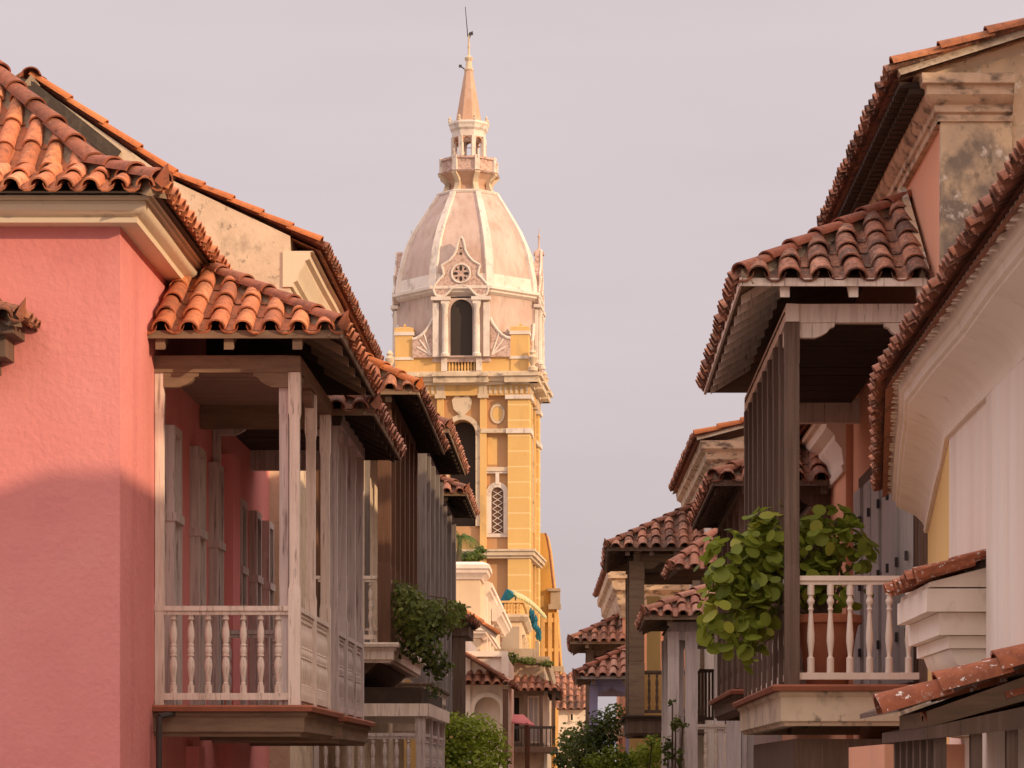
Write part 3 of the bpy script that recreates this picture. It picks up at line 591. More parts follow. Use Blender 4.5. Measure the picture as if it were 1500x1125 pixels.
# ================================================================== LEFT: grey-post house beyond
gr = thing('house', 'plastered house with silvery grey timber balcony right in front of the cathedral tower', 'house', (-8, 47.6, 0))
b = MB(); b.box(-14, -4.0, 47.62, 60, 0, Z(640,49)+.9); b.build('wall', M['stained'], gr)
GR = dict(slab=M['creampaint'], floor=M['darkwood'], post=M['silver'], rail=M['creampaint'], beam=M['silver'], ceil=M['soffit'], soffit=M['soffit'],
          eave=M['rawwood'], raft=M['soffit'], tile=M['t_pale'], hip=M['t_old'], pw=.26, mid=.97)
balcony(gr, -4.0, -2.86, 49.0, 55.3, Z(1000,49), Z(655,49), Z(630,48.7), .95, GR, ov=.42, nside=5, detail=False, label='silvery grey balcony under the dark tiled eave')
balcony(gr, -4.0, -2.86, 56.6, 61.0, Z(1000,49)-.5, Z(742,57), Z(722,56.2), .8, GR, ov=.42, nside=3, detail=False, label='farthest balcony with a stubby dark eave')
# sloping lean-to roof and its dark prop
b = MB(); xa, xb = X(592,60), X(694,60); za = Z(905,60)
rf, d, run = roof_wing(gr, xa, xb-.05, 59.6, 62.5, za-.12, .75, M['t_old'], M['t_old'], M['soffit'], seg=5, name='porch_roof'); d.build('roof_deck', M['soffit'], rf)
q = MB(); ridge(q, (xb-.05,59.6,za-.12), (xa,59.6+run,za+.63), .1, .42); q.build('hip_tiles', M['t_old'], rf)
b = MB(); b.box(X(642,60), xb-.1, 59.75, 62.3, za-.42, za-.13); b.build('porch_beam', M['darkwood'], gr)
b = MB(); b.box(X(664,60), X(682,60), 59.8, 60.05, 0, za-.42); b.build('porch_post', M['darkwood'], gr)
b = MB(); b.box(-9, X(676,62.6), 62.6, 64, 0, Z(935,62.6)); b.build('yellow_wall', M['yellowwall'], gr)

# ================================================================== LEFT: small white house with arched porch
wh = thing('house', 'small white house with arched windows under a sloping brown tile roof, beyond the bright tree', 'house', (-4, 74, 0))
Y = 74
b = MB(); b.archwall(X(682,Y), X(742,Y), 0, Z(960,Y), X(714,Y), .36, Z(1110,Y), Z(1040,Y), Y, .4); b.box(-8, X(682,Y)-.003, Y-.0, Y+8, 0, Z(930,Y)); b.box(X(682,Y), X(742,Y), Y+.41, Y+8, 0, Z(960,Y)); b.build('wall', M['white'], wh)
b = MB(); b.archband(X(714,Y), .37, .50, Z(1110,Y), Z(1040,Y), Y-.06, Y); b.build('arch_moulding', M['moulding'], wh); b = MB(); b.box(X(676,Y), X(744,Y), Y-.1, Y+.0, Z(962,Y), Z(954,Y)); b.build('string_course', M['moulding'], wh)
for px in (684, 740):
    b = MB(); b.box(X(px,Y)-.1, X(px,Y)+.1, Y-.1, Y+.001, 0, Z(962,Y)); b.build('pilaster', M['white'], wh)
q = MB(); O = Vector((X(744,Y)+.1, Y-.5, Z(1004,Y))); V = Vector((-2.0,.0,1.25)); tiles(q, O, (0,1,0), V, 6, V.length, (), .27, .43, 6); 
tiles(q, O+Vector((0,0,0)), (-1,0,0.02), (0,2,1.15), 2.1, 2.3, [(-1, .87, 0)], .27, .43, 6)
q.tone = .3; q.poly([O, O+Vector((0,6,0)), O+V+Vector((0,6,0)), O+V]); q.poly([O, O+Vector((-2.1,0,0)), O+V+Vector((-.1,2,0))]); rf = q.build('roof', M['t_old'], wh)
q = MB(); ridge(q, O, O+Vector((-1.95,1.9,1.2)), .1, .4); q.build('hip_tiles', M['t_pale'], rf)
q = MB(); ridge(q, (X(728,Y),Y+.3,Z(932,Y)), (X(680,Y),Y+.3,Z(898,Y)), .12, .5, horn=False); q.build('verge_tiles', M['t_ridge'], rf)
b = MB(); b.box(X(737,Y), X(745,Y), Y-.45, Y-.3, 0, Z(1010,Y)); b.build('post', M['brownwood'], wh)

# pink awning below it
aw = thing('awning', 'faded pink cloth awning low beside the small white house', 'awning', (X(760,80), 80, 0))
b = MB(); zt = Z(1045,80); b.hexa([(X(738,80),79.2,zt-.28),(X(738,80),81.5,zt-.05),(X(770,80),81.5,zt-.12),(X(784,80),79.2,zt-.4),(X(738,80),79.2,zt-.25),(X(738,80),81.5,zt),(X(765,80),81.5,zt),(X(784,80),79.2,zt-.36)]); b.build('canopy', M['awning'], aw)
for yy in (79.3, 81.4): b = MB(); b.tube((X(772,80),yy,0), (X(772,80),yy,zt-.3), .05, .05); b.build('pole', M['brownwood'], aw)

# ================================================================== LEFT: sunlit cream house with parapet
cr = thing('house', 'sunlit cream house with white moulded parapet and plants on its roof terrace', 'house', (-5, 86, 0))
Y = 86; xw = X(703,Y); zt = Z(835,Y)
b = MB(); b.box(-11, xw, Y, 104, 0, zt); b.build('wall', M['c_far'], cr)
cp = [(-.1,zt-.30),(.06,zt-.30),(.10,zt-.2),(.24,zt-.1),(.26,zt),(.32,zt+.03),(.32,zt+.16),(.1,zt+.26),(-.1,zt+.26)]
b = MB(); b.sweep([(X(668,Y),Y-.001),(xw,Y),(xw,Y+2.4)], [(a-.0, z) for a, z in cp], 1); b.build('parapet_cap', M['white'], cr)
b = MB(); zq = Z(858,Y); b.sweep([(xw+.001,Y+2.5),(xw+.001,104)], [(a, z-zt+zq+.1) for a, z in cp], 1); b.build('cornice', M['white'], cr)
b = MB(); b.sweep([(xw+.25,Y+7),(xw+.25,104)], [(a, z-zt+zq-.45) for a, z in cp], 1); b.build('cornice', M['white'], cr)
b = MB(); b.sweep([(xw-.7,Y-.001),(xw,Y),(xw,104)], [(a*.8, (z-zt)*.7+Z(925,Y)) for a, z in cp], 1); b.build('string_course', M['white'], cr)
for i in range(5):
    y = Y+2.6+i*3.3
    side_window(cr, xw, 1, y, y+1.0, Z(912,Y), Z(872,Y), M['white'], M['glass']); side_window(cr, xw, 1, y, y+1.0, Z(1010,Y), Z(948,Y), M['white'], M['lilac'])
    b = MB(); b.box(xw, xw+.18, y-1.1, y-.65, 0, zq-.25); b.build('pilaster', M['white'], cr)

# ================================================================== LEFT: yellow terrace house
yt = thing('house', 'narrow yellow house with a balustraded roof terrace at the foot of the tower', 'house', (-2.5, 106, 0))
Y = 106; x0, x1 = X(738,Y), X(764,Y)
b = MB(); b.box(x0, x1, Y, 116, 0, Z(906,Y)); b.box(-6, x0-.003, Y+.3, 116, 0, Z(940,Y)); b.build('wall', M['c_far'], yt)
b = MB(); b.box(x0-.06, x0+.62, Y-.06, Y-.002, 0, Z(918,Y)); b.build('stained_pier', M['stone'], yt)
b = MB(); b.sweep([(x0-.2,Y),(x1,Y),(x1,116)], [(-.1,Z(910,Y)),(.12,Z(910,Y)),(.25,Z(904,Y)),(.25,Z(900,Y)),(-.1,Z(900,Y))], 1); b.build('cornice', M['c_cream'], yt)
b = MB(); zt = Z(880,Y)
b.sweep([(x0-.2,Y+.05),(x1,Y+.05),(x1,114)], [(-.08,zt-.08),(.1,zt-.08),(.1,zt),(-.08,zt)], 1); b.build('handrail', M['c_plain'], yt)
me = baluster_mesh(zt-.08-Z(900,Y), M['c_plain'], 0, 6)
for i in range(6):
    o = bpy.data.objects.new('baluster', me); C.objects.link(o); o.parent = yt; o.location = Vector((x0+(x1-x0)*(i+.5)/6, Y+.06, Z(900,Y)))-yt.location; o.scale = (1.6,1.6,1)
for i in range(10):
    o = bpy.data.objects.new('baluster', me); C.objects.link(o); o.parent = yt; o.location = Vector((x1-.02, Y+.5+i*.7, Z(900,Y)))-yt.location; o.scale = (1.6,1.6,1)
for i in range(3): side_window(yt, x1, 1, Y+1.2+i*2.8, Y+2.3+i*2.8, Z(985,Y), Z(932,Y), M['c_cream'], M['c_recess'])
aw = thing('awning', 'pale green striped awning rolled over the yellow roof terrace', 'awning', (X(770,107), 107, 0))
b = MB()
for i in range(12):
    t = i/12; p = Vector((X(752,107)+(i*.095), 107+i*.5, Z(868,107)-.012*i*i*.35)); b.tube(p, p+Vector((.16,.35,-.16)), .10, .08, 7)
b.build('cloth_roll', material('green_striped_cloth', (.52,.56,.30), [((.75,.68,.45),(14,14,14),.45,.55,.8)], .8, 0), aw)
b = MB(); b.tube((X(755,107),107.1,Z(900,107)),(X(755,107),107.1,Z(868,107)),.03,.03); b.build('pole', M['iron'], aw)
o = None
b = MB(); rr = random.Random(3)
for i in range(15):
    t = i/14; p = Vector((X(770,106)+.25+.28*t+rr.uniform(-.1,.1), 106.3+rr.uniform(-.2,.6), Z(895,106)-1.0*t)); b.lathe(p.x, p.y, [(.02,p.z-.2),(.06+.05*rr.random(),p.z-.05),(.06,p.z+.06),(.01,p.z+.18)], 6)
o = b.build('hanging_cloth', M['blue']); tag(o, 'blue green cloth hanging down the side of the yellow terrace', 'cloth')
ps = thing('parasol', 'small folded blue parasol leaning over the yellow terrace rail', 'parasol', (X(742,107), 107, 0))
b = MB(); b.tube((X(734,107),107,Z(884,107)),(X(748,107),107,Z(868,107)),.10,.24,8); b.tube((X(748,107),107,Z(868,107)),(X(750,107),107,Z(866,107)),.24,.05,8); b.build('canopy', M['blue'], ps)
b = MB(); b.tube((X(731,107),107,Z(892,107)),(X(735,107),107,Z(882,107)),.03,.03); b.build('pole', M['iron'], ps)

# ================================================================== LEFT: stone house in the shade under the tower
sh = thing('house', 'grey weathered stone house with tiled balcony canopy, right below the tower', 'house', (-2, 96, 0))
Y = 96; xw = X(797,Y)
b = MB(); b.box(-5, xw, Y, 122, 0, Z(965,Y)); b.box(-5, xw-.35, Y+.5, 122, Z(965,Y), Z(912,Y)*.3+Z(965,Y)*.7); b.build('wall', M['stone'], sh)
b = MB(); b.sweep([(-5,Y),(xw,Y),(xw,122)], [(-.1,Z(972,Y)),(.12,Z(972,Y)),(.2,Z(966,Y)),(.2,Z(962,Y)),(-.1,Z(962,Y))], 1); b.build('cornice', M['stone'], sh)
rf, d, run = roof_wing(sh, xw-.35, xw+.55, Y-.7, 108, Z(1012,Y), .5, M['t_old'], M['t_old'], M['soffit'], seg=5, name='canopy_roof'); d.build('roof_deck', M['soffit'], rf)
q = MB(); tiles(q, (xw-.3,Y-.7,Z(1012,Y)), (-1,0,0), (0,.8,.5), 1.6, .95, (), .27, .43, 5); q.tone=.2; q.poly([(xw-.3,Y-.7,Z(1012,Y)),(xw-1.9,Y-.7,Z(1012,Y)),(xw-1.9,Y+.1,Z(1012,Y)+.5),(xw-.3,Y+.1,Z(1012,Y)+.5)]); q.build('front_tiles', M['t_pale'], rf)
for i, x in enumerate((xw-1.75, xw-1.2, xw-.65, xw-.1, xw+.35)):
    b = MB(); b.box(x-.06, x+.06, Y-.5, Y-.38, Z(1090,Y), Z(1014,Y)); b.build('canopy_post', M['darkwood'], sh)
b = MB(); b.box(xw-1.9, xw+.45, Y-.62, Y+9, Z(1102,Y), Z(1094,Y)); b.build('balcony_floor', M['darkwood'], sh)
b = MB(); b.box(xw-1.9, xw+.42, Y-.58, Y-.5, Z(1068,Y), Z(1064,Y))
for i in range(16): b.box(xw-1.88+i*.15, xw-1.84+i*.15, Y-.56, Y-.52, Z(1094,Y), Z(1068,Y))
b.build('railing', M['iron'], sh)
window(sh, xw-1.5, xw-.9, Z(1086,Y), Z(1022,Y), Y, M['stone'], M['void']); window(sh, xw-.55, xw-.05, Z(1086,Y), Z(1022,Y), Y, M['moulding'], M['lilac'])
for i in range(4): side_window(sh, xw, 1, Y+1+i*2.4, Y+2+i*2.4, Z(1086,Y), Z(1022,Y), M['moulding'], M['void'])
side_window(sh, xw-.35, 1, Y+2, Y+3, Z(958,Y), Z(940,Y), M['stone'], M['void'])
# ================================================================== THE CATHEDRAL
YC = 133.4; ROT = -3.7; W = 3.35; KX = 29.8
ct = thing('cathedral', 'yellow cathedral bell tower with pale pink ribbed dome, lantern and pointed spire', 'cathedral tower', (-5.62, YC, 0), R(ROT))
def ZT(y): return EYE+(CY-y)*.03355*1.0
def ZC(y): return EYE+(CY-y)*.03443
def xt(px): return (px-676)/KX
def side(k): return Matrix.Rotation(R(90*k), 4, 'Z')
def cb(b, name, mat, parent=ct, sm=35): return b.build(name, mat, parent, sm, local=True)
# body: four walls with a tall arch each
for k in range(4):
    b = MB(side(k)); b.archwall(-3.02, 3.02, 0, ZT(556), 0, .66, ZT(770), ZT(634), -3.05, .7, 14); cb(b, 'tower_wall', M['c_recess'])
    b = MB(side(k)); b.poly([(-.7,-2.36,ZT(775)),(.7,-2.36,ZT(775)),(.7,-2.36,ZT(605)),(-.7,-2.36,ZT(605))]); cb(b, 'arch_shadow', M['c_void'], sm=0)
    b = MB(side(k)); b.archband(0, .68, .92, ZT(770), ZT(634), -3.22, -3.0, 14); cb(b, 'arch_moulding', M['c_cream'])
    for sg in (-1, 1):
        x0, x1 = sorted((sg*.90, sg*1.22)); b = MB(side(k)); b.box(x0, x1, -3.30, -3.04, 0, ZT(566)); cb(b, 'arch_pilaster', M['c_plain'])
        b = MB(side(k)); b.box(x0-.1, x1+.1, -3.42, -3.04, ZT(583), ZT(577)); b.box(x0-.06, x1+.06, -3.36, -3.04, ZT(577), ZT(564))
        cb(b, 'capital', M['c_cream'])
        # oval medallion
        b = MB(side(k)); cx = sg*(1.22+2.28)/2; zc = ZT(605); n = 20
        for i in range(n):
            a, c = 2*math.pi*i/n, 2*math.pi*(i+1)/n
            f = lambda an, r, y: (cx+math.cos(an)*r*.36, y, zc+math.sin(an)*r*.5)
            b.poly([f(a,.72,-3.12), f(c,.72,-3.12), f(c,1,-3.12), f(a,1,-3.12)]); b.poly([f(a,1,-3.12), f(c,1,-3.12), f(c,1,-3.04), f(a,1,-3.04)]); b.poly([f(a,.72,-3.12), f(c,.72,-3.12), f(c,.72,-3.04), f(a,.72,-3.04)])
        cb(b, 'medallion', M['c_cream'])
        b = MB(side(k)); b.prism([(cx+math.cos(6.283*i/16)*.25, zc+math.sin(6.283*i/16)*.35) for i in range(16)], 'y', -3.09, -3.04); cb(b, 'medallion_face', M['c_plain'])
        # lattice window in a white arched surround
        b = MB(side(k)); zs, zp = ZT(781), ZT(722); b.archband(cx, .30, .55, zs, zp, -3.16, -3.03, 12); b.box(cx-.62, cx+.62, -3.2, -3.03, ZT(693), ZT(686)); b.box(cx-.62, cx+.62, -3.14, -3.03, zs-.18, zs)
        b.box(cx-.09, cx+.09, -3.2, -3.04, ZT(709), ZT(693)); wn = cb(b, 'window_surround', M['c_white'])
        b = MB(side(k)); b.prism([(cx-.29,zs),(cx+.29,zs)]+[(cx+.29*math.cos(math.pi*i/10), zp+.29*math.sin(math.pi*i/10)) for i in range(11)], 'y', -3.075, -3.04); cb(b, 'window', M['brownwood'], wn)
        b = MB(side(k))
        for i in range(7):
            z0 = zs+.02+i*.30
            for q in (-1, 1):
                b.hexa([(cx-q*.26,-3.11,z0),(cx-q*.26,-3.08,z0),(cx-q*.20,-3.08,z0),(cx-q*.20,-3.11,z0),(cx+q*.20,-3.11,z0+.28),(cx+q*.20,-3.08,z0+.28),(cx+q*.26,-3.08,z0+.28),(cx+q*.26,-3.11,z0+.28)])
        cb(b, 'lattice', M['c_white'], wn)
        # vertical panel strips
        b = MB(side(k)); b.box(cx-.5, cx-.02, -3.075, -3.04, ZT(680), ZT(640)); cb(b, 'wall_panel', M['c_plain'])
        # string courses
        b = MB(side(k)); x0, x1 = sorted((sg*.95, sg*2.29)); b.box(x0, x1, -3.36, -3.03, ZT(634), ZT(628)); cb(b, 'string_course', M['c_cream']); b = MB(side(k)); b.box(x0, x1, -3.25, -3.03, ZT(690), ZT(684)); cb(b, 'string_course', M['c_cream'])
    # coat of arms over the arch
    b = MB(side(k)); b.prism([(-.02,ZT(610)),(-.42,ZT(598)),(-.5,ZT(585)),(-.3,ZT(578)),(0,ZT(581)),(.3,ZT(578)),(.5,ZT(585)),(.42,ZT(598)),(.02,ZT(610))], 'y', -3.2, -3.04)
    b.lathe(0, -3.1, [(.02,ZT(579)),(.17,ZT(576)),(.2,ZT(573)),(.14,ZT(569)),(.02,ZT(567))], 10); cb(b, 'coat_of_arms', M['c_cream'])
# corner pilasters with pale joints
for sx in (-1, 1):
    for sy in (-1, 1):
        b = MB(); b.box(*sorted((sx*2.28, sx*W)), *sorted((sy*2.28, sy*W)), 0, ZT(583)); cb(b, 'corner_pilaster', M['c_yellow'])
        b = MB(); b.box(*sorted((sx*2.2, sx*(W+.10))), *sorted((sy*2.2, sy*(W+.10))), ZT(635), ZT(628)); cb(b, 'string_course', M['c_white']); b = MB(); b.box(*sorted((sx*2.16, sx*(W+.12))), *sorted((sy*2.16, sy*(W+.12))), ZT(585), ZT(579)); cb(b, 'string_course', M['c_white'])
# base ledge
def ring(b, h, z0, z1): b.box(-h, h, -h, h, z0, z1)
b = MB(); ring(b, W+.22, ZT(814), ZT(808)); ring(b, W+.10, ZT(818), ZT(814.05)); ring(b, W+.3, ZT(807.95), ZT(805)); cb(b, 'ledge', M['c_cream'])
# entablature
b = MB(); ring(b, W-.02, ZT(579), ZT(564)); cb(b, 'frieze', M['c_plain'])
for k in range(4):
    b = MB(side(k))
    for i in range(26):
        x = -W+.12+i*(2*W-.24)/25
        if abs(x) < .95: continue
        b.box(x-.07, x+.05, -W-.03, -W+.03, ZT(577), ZT(566))
    cb(b, 'frieze_flutes', M['c_cream'])
    for xa, xb in ((-1.35,1.35),(2.15,W+.42),(-W-.42,-2.15)):
        b = MB(side(k)); b.box(xa, xb, -W-.5, -W, ZT(562), ZT(553.2)); b.box(xa-.05, xb+.05, -W-.62, -W, ZT(553.1), ZT(548)); cb(b, 'cornice_projection', M['c_cream'])
b = MB(); ring(b, W+.12, ZT(563.9), ZT(559)); ring(b, W+.25, ZT(558.95), ZT(553)); ring(b, W+.40, ZT(552.95), ZT(547.5)); ring(b, W+.3, ZT(547.4), ZT(545)); cb(b, 'cornice', M['c_cream'])
# parapet, corner piers, urns
for k in range(4):
    for sg in (-1, 1):
        b = MB(side(k)); x0, x1 = sorted((sg*1.0, sg*(W-.1))); b.box(x0, x1, -W+.1, -W+.45, ZT(545), ZT(522)); cb(b, 'parapet', M['c_plain'])
    b = MB(side(k)); b.box(-1.0, 1.0, -W+.02, -W+.3, ZT(545), ZT(543)); b.box(-1.02, 1.02, -W+.0, -W+.3, ZT(524), ZT(521))
    for sg in (-1, 1): b.box(sg*.86-.14, sg*.86+.14, -W-.06, -W+.28, ZT(543), ZT(524.05)); b.lathe(sg*.86, -W+.1, [(.12,ZT(521)),(.06,ZT(518)),(.17,ZT(513)),(.08,ZT(509)),(.02,ZT(506))], 8)
    ba = cb(b, 'front_balcony', M['c_white'])
    b = MB(side(k))
    for i in range(9): b.lathe(-.62+i*.155, -W+.14, [(.05,ZT(543)),(.065,ZT(537)),(.04,ZT(531)),(.06,ZT(524.1))], 6)
    cb(b, 'balusters', M['c_plain'], ba)
for sx in (-1, 1):
    for sy in (-1, 1):
        h0, h1 = sorted((sx*2.42, sx*(W-.05))); g0, g1 = sorted((sy*2.42, sy*(W-.05))); cx, cy = (h0+h1)/2, (g0+g1)/2
        b = MB(); b.box(h0, h1, g0, g1, ZT(545), ZT(488)); pr = cb(b, 'corner_pier', M['c_plain'])
        b = MB(); b.box(h0-.05, h1+.05, g0-.05, g1+.05, ZT(490), ZT(485)); b.box(h0-.05, h1+.05, g0-.05, g1+.05, ZT(526), ZT(522)); cb(b, 'pier_band', M['c_white'], pr)
        b = MB(); b.lathe(cx, cy, [(.66,ZT(484.9)),(.64,ZT(479)),(.3,ZT(476.5)),(.06,ZT(476)),(.10,ZT(474)),(.03,ZT(471))], 4, R(45)); cb(b, 'pier_cap', M['c_plain'], pr)
        u = MB(); ux, uy = sx*(W+.18), sy*(W+.18); u.lathe(ux, uy, [(.24,ZT(545)),(.24,ZT(540)),(.10,ZT(537)),(.22,ZT(529)),(.26,ZT(525)),(.12,ZT(521)),(.18,ZT(518)),(.05,ZT(513))], 10); cb(u, 'corner_urn', M['c_cream'])
        if sy > 0:
            b = MB(); px, py = sx*3.30, sy*3.05; b.box(px-.2, px+.2, py-.2, py+.2, ZC(545), ZC(358)); b.box(px-.26, px+.26, py-.26, py+.26, ZC(358), ZC(354)); b.box(px-.26, px+.26, py-.26, py+.26, ZC(420), ZC(416))
            b.lathe(px, py, [(.2,ZC(354)),(.13,ZC(350)),(.05,ZC(347)),(.045,ZC(332)),(.08,ZC(330)),(.02,ZC(326)),(.015,ZC(318))], 6); cb(b, 'pinnacle', M['c_dome'])
# drum and dome
OC = R(22.5)
b = MB(); b.lathe(0, 0, [(3.32,ZC(545)),(3.32,ZC(446))], 8, OC, apothem=True); cb(b, 'drum', M['c_dome'], sm=10)
b = MB(); b.lathe(0, 0, [(3.35,ZC(449)),(3.55,ZC(446)),(3.55,ZC(444)),(3.70,ZC(442)),(3.70,ZC(438)),(3.5,ZC(436.5)),(3.46,ZC(435))], 8, OC, apothem=True); cb(b, 'drum_cornice', M['c_white'], sm=10)
DP = [(437,3.44),(428,3.42),(415,3.36),(393,3.2),(380,3.1),(367,2.95),(347,2.65),(327,2.26),(308,1.87),(296,1.62),(289,1.48)]
b = MB(); b.lathe(0, 0, [(r, ZC(y)) for y, r in DP], 8, OC, apothem=True); cb(b, 'dome', M['c_dome'], sm=25)
b = MB(); b.lathe(0, 0, [(3.47,ZC(437)),(3.46,ZC(428)),(3.405,ZC(419))], 8, OC, apothem=True, caps=False); cb(b, 'dome_band', M['c_white'], sm=10); b = MB(); b.lathe(0, 0, [(1.55,ZC(291)),(1.58,ZC(288)),(1.45,ZC(286))], 8, OC, apothem=True); cb(b, 'dome_band', M['c_white'], sm=10)
for i in range(8):
    an = OC + i*math.pi/4; k = 1/math.cos(math.pi/8); ca, sa = math.cos(an), math.sin(an); b = MB(); pr = None
    for y, r in DP:
        wd = .20*(r/3.44)**.5; rr = r*k; zz = ZC(y)
        cur = [(ca*(rr-.18)+sa*wd*1.2, sa*(rr-.18)-ca*wd*1.2, zz), (ca*(rr+.07)+sa*wd, sa*(rr+.07)-ca*wd, zz), (ca*(rr+.07)-sa*wd, sa*(rr+.07)+ca*wd, zz), (ca*(rr-.18)-sa*wd*1.2, sa*(rr-.18)+ca*wd*1.2, zz)]
        if pr:
            for j in range(3): b.poly([pr[j], pr[j+1], cur[j+1], cur[j]])
        pr = cur
    cb(b, 'dome_rib', M['c_white'])
# dormers on the four faces
for k in range(4):
    Mk = side(k)
    b = MB(Mk); b.archwall(-1.38, 1.38, ZT(523), ZT(437), 0, .55, ZT(521), ZT(455), -3.46, .5, 14)
    for sg in (-1, 1): b.poly([(sg*1.38,-3.46,ZT(523)),(sg*1.38,-3.2,ZT(523)),(sg*1.38,-3.2,ZT(437)),(sg*1.38,-3.46,ZT(437))])
    b.poly([(-1.38,-3.46,ZT(437)),(1.38,-3.46,ZT(437)),(1.38,-3.0,ZT(437)),(-1.38,-3.0,ZT(437))]); dm = cb(b, 'dormer', M['c_dome'])
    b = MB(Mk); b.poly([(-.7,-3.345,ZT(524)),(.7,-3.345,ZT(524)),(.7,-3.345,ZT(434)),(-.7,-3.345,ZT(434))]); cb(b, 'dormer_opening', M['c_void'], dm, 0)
    b = MB(Mk)
    for sg in (-1, 1):
        b.box(*sorted((sg*1.10, sg*1.40)), -3.60, -3.45, ZT(523), ZT(444)); b.box(*sorted((sg*.52, sg*1.46)), -3.78, -3.40, ZT(441), ZT(436)); b.box(*sorted((sg*.58, sg*.98)), -3.72, -3.44, ZT(446), ZT(441.05))
        b.lathe(sg*.78, -3.62, [(.21,ZT(523)),(.21,ZT(519)),(.155,ZT(517)),(.16,ZT(490)),(.135,ZT(453)),(.15,ZT(452)),(.2,ZT(446))], 10)
    cb(b, 'dormer_columns', M['c_white'], dm)
    half = [(0,348),(.10,352),(.16,359),(.22,368),(.36,376),(.60,384),(.95,390),(.88,397),(.84,404),(1.05,410),(1.28,418),(1.36,426),(1.26,433),(1.0,436),(.78,434),(.62,430),(.45,424),(.25,420.5),(0,419.5)]
    pts = [(x, ZT(y)) for x, y in half] + [(-x, ZT(y)) for x, y in half[-2:0:-1]]
    b = MB(Mk); b.prism(pts, 'y', -3.66, -3.36); gb = cb(b, 'gable_ornament', M['c_relief'], dm)
    b = MB(Mk)                                        # raised rim and rosette
    for i in range(len(pts)):
        a, c = pts[i], pts[(i+1) % len(pts)]; b.tube((a[0],-3.66,a[1]), (c[0],-3.66,c[1]), .06, .06, 6)
    zc = ZT(402); n = 24
    for i in range(n):
        a, c = 6.2832*i/n, 6.2832*(i+1)/n; b.tube((math.cos(a)*.46,-3.68,zc+math.sin(a)*.46), (math.cos(c)*.46,-3.68,zc+math.sin(c)*.46), .05, .05, 5)
    cb(b, 'gable_rim', M['c_white'], dm)
    b = MB(Mk)
    for i in range(4):
        a = math.pi/2*i; cxx, czz = math.cos(a)*.26, zc+math.sin(a)*.26
        b.prism([(cxx+math.cos(t)*(.13*abs(math.cos(a))+.075*abs(math.sin(a))), czz+math.sin(t)*(.13*abs(math.sin(a))+.075*abs(math.cos(a)))) for t in [6.2832*j/10 for j in range(10)]], 'y', -3.668, -3.60)
        for rr_ in (.30,):
            a2 = a+math.pi/4; b.prism([(math.cos(a2)*rr_+math.cos(t)*.06, zc+math.sin(a2)*rr_+math.sin(t)*.06) for t in [6.2832*j/8 for j in range(8)]], 'y', -3.668, -3.60)
    for zz, s_ in ((ZT(373),.07),(ZT(365),.05)): b.prism([(math.cos(t)*s_, zz+math.sin(t)*s_) for t in [6.2832*j/8 for j in range(8)]], 'y', -3.668, -3.60)
    cb(b, 'rosette_shade_inlays', M['c_void'], dm)  # dark inlays: the shade of the pierced openings is put into their colour
    for sg in (-1, 1):                                # scroll buttress panels
        cv = [(1.42,ZT(466))] + [(1.42+(1.0)*(t), ZT(466+30*math.sin(t*math.pi/2)**.8)) for t in [i/8 for i in range(1, 9)]]
        pp = [(sg*x, z) for x, z in cv] + [(sg*2.42, ZT(523)), (sg*1.42, ZT(523))]
        b = MB(Mk); b.prism(pp, 'y', -3.40, -3.15); sb = cb(b, 'scroll_panel', M['c_relief'], dm)
        b = MB(Mk)
        for a, c in zip(cv, cv[1:]): b.tube((sg*a[0],-3.40,a[1]), (sg*c[0],-3.40,c[1]), .075, .075, 6)
        for an in (20, 40, 62): b.tube((sg*1.5,-3.4,ZT(520)), (sg*(1.5+.75*math.cos(R(an))),-3.4,ZT(520)+1.2*math.sin(R(an))), .045, .045, 5)
        cb(b, 'scroll_rim', M['c_white'], dm)
# lantern and spire
b = MB(); b.lathe(0, 0, [(1.30,ZC(289)),(1.02,ZC(284)),(.92,ZC(276)),(1.05,ZC(268)),(1.28,ZC(262)),(1.38,ZC(260))], 8, OC, apothem=True); nk = cb(b, 'lantern_base', M['c_spire'], sm=20)
for i in range(8):
    an = OC+i*math.pi/4; b = MB(Matrix.Rotation(an, 4, 'Z'))
    b.prism([(1.05,ZC(289)),(1.45,ZC(288)),(1.30,ZC(281)),(1.22,ZC(274)),(1.34,ZC(267)),(1.56,ZC(262)),(1.58,ZC(259)),(1.05,ZC(259))], 'y', -.13, .13); cb(b, 'base_bracket', M['c_cream'], nk)
b = MB(); b.lathe(0, 0, [(1.45,ZC(260)),(1.52,ZC(258)),(1.36,ZC(256.5)),(1.33,ZC(256)),(1.33,ZC(241)),(1.42,ZC(240)),(1.42,ZC(237))], 8, OC, apothem=True); gal = cb(b, 'lantern_gallery', M['c_relief'], sm=10)
for i in range(8):
    an = OC+i*math.pi/4; b = MB(Matrix.Rotation(an, 4, 'Z')); b.box(1.30, 1.52, -.12, .12, ZC(258), ZC(236)); cb(b, 'gallery_post', M['c_white'], gal)
ln = MB(); ln.lathe(0, 0, [(.82,ZC(204)),(.82,ZC(195)),(.92,ZC(192)),(.94,ZC(188)),(1.0,ZC(185)),(.98,ZC(182)),(.7,ZC(181))], 8, OC, apothem=True); lan = cb(ln, 'lantern_cornice', M['c_white'], sm=10)
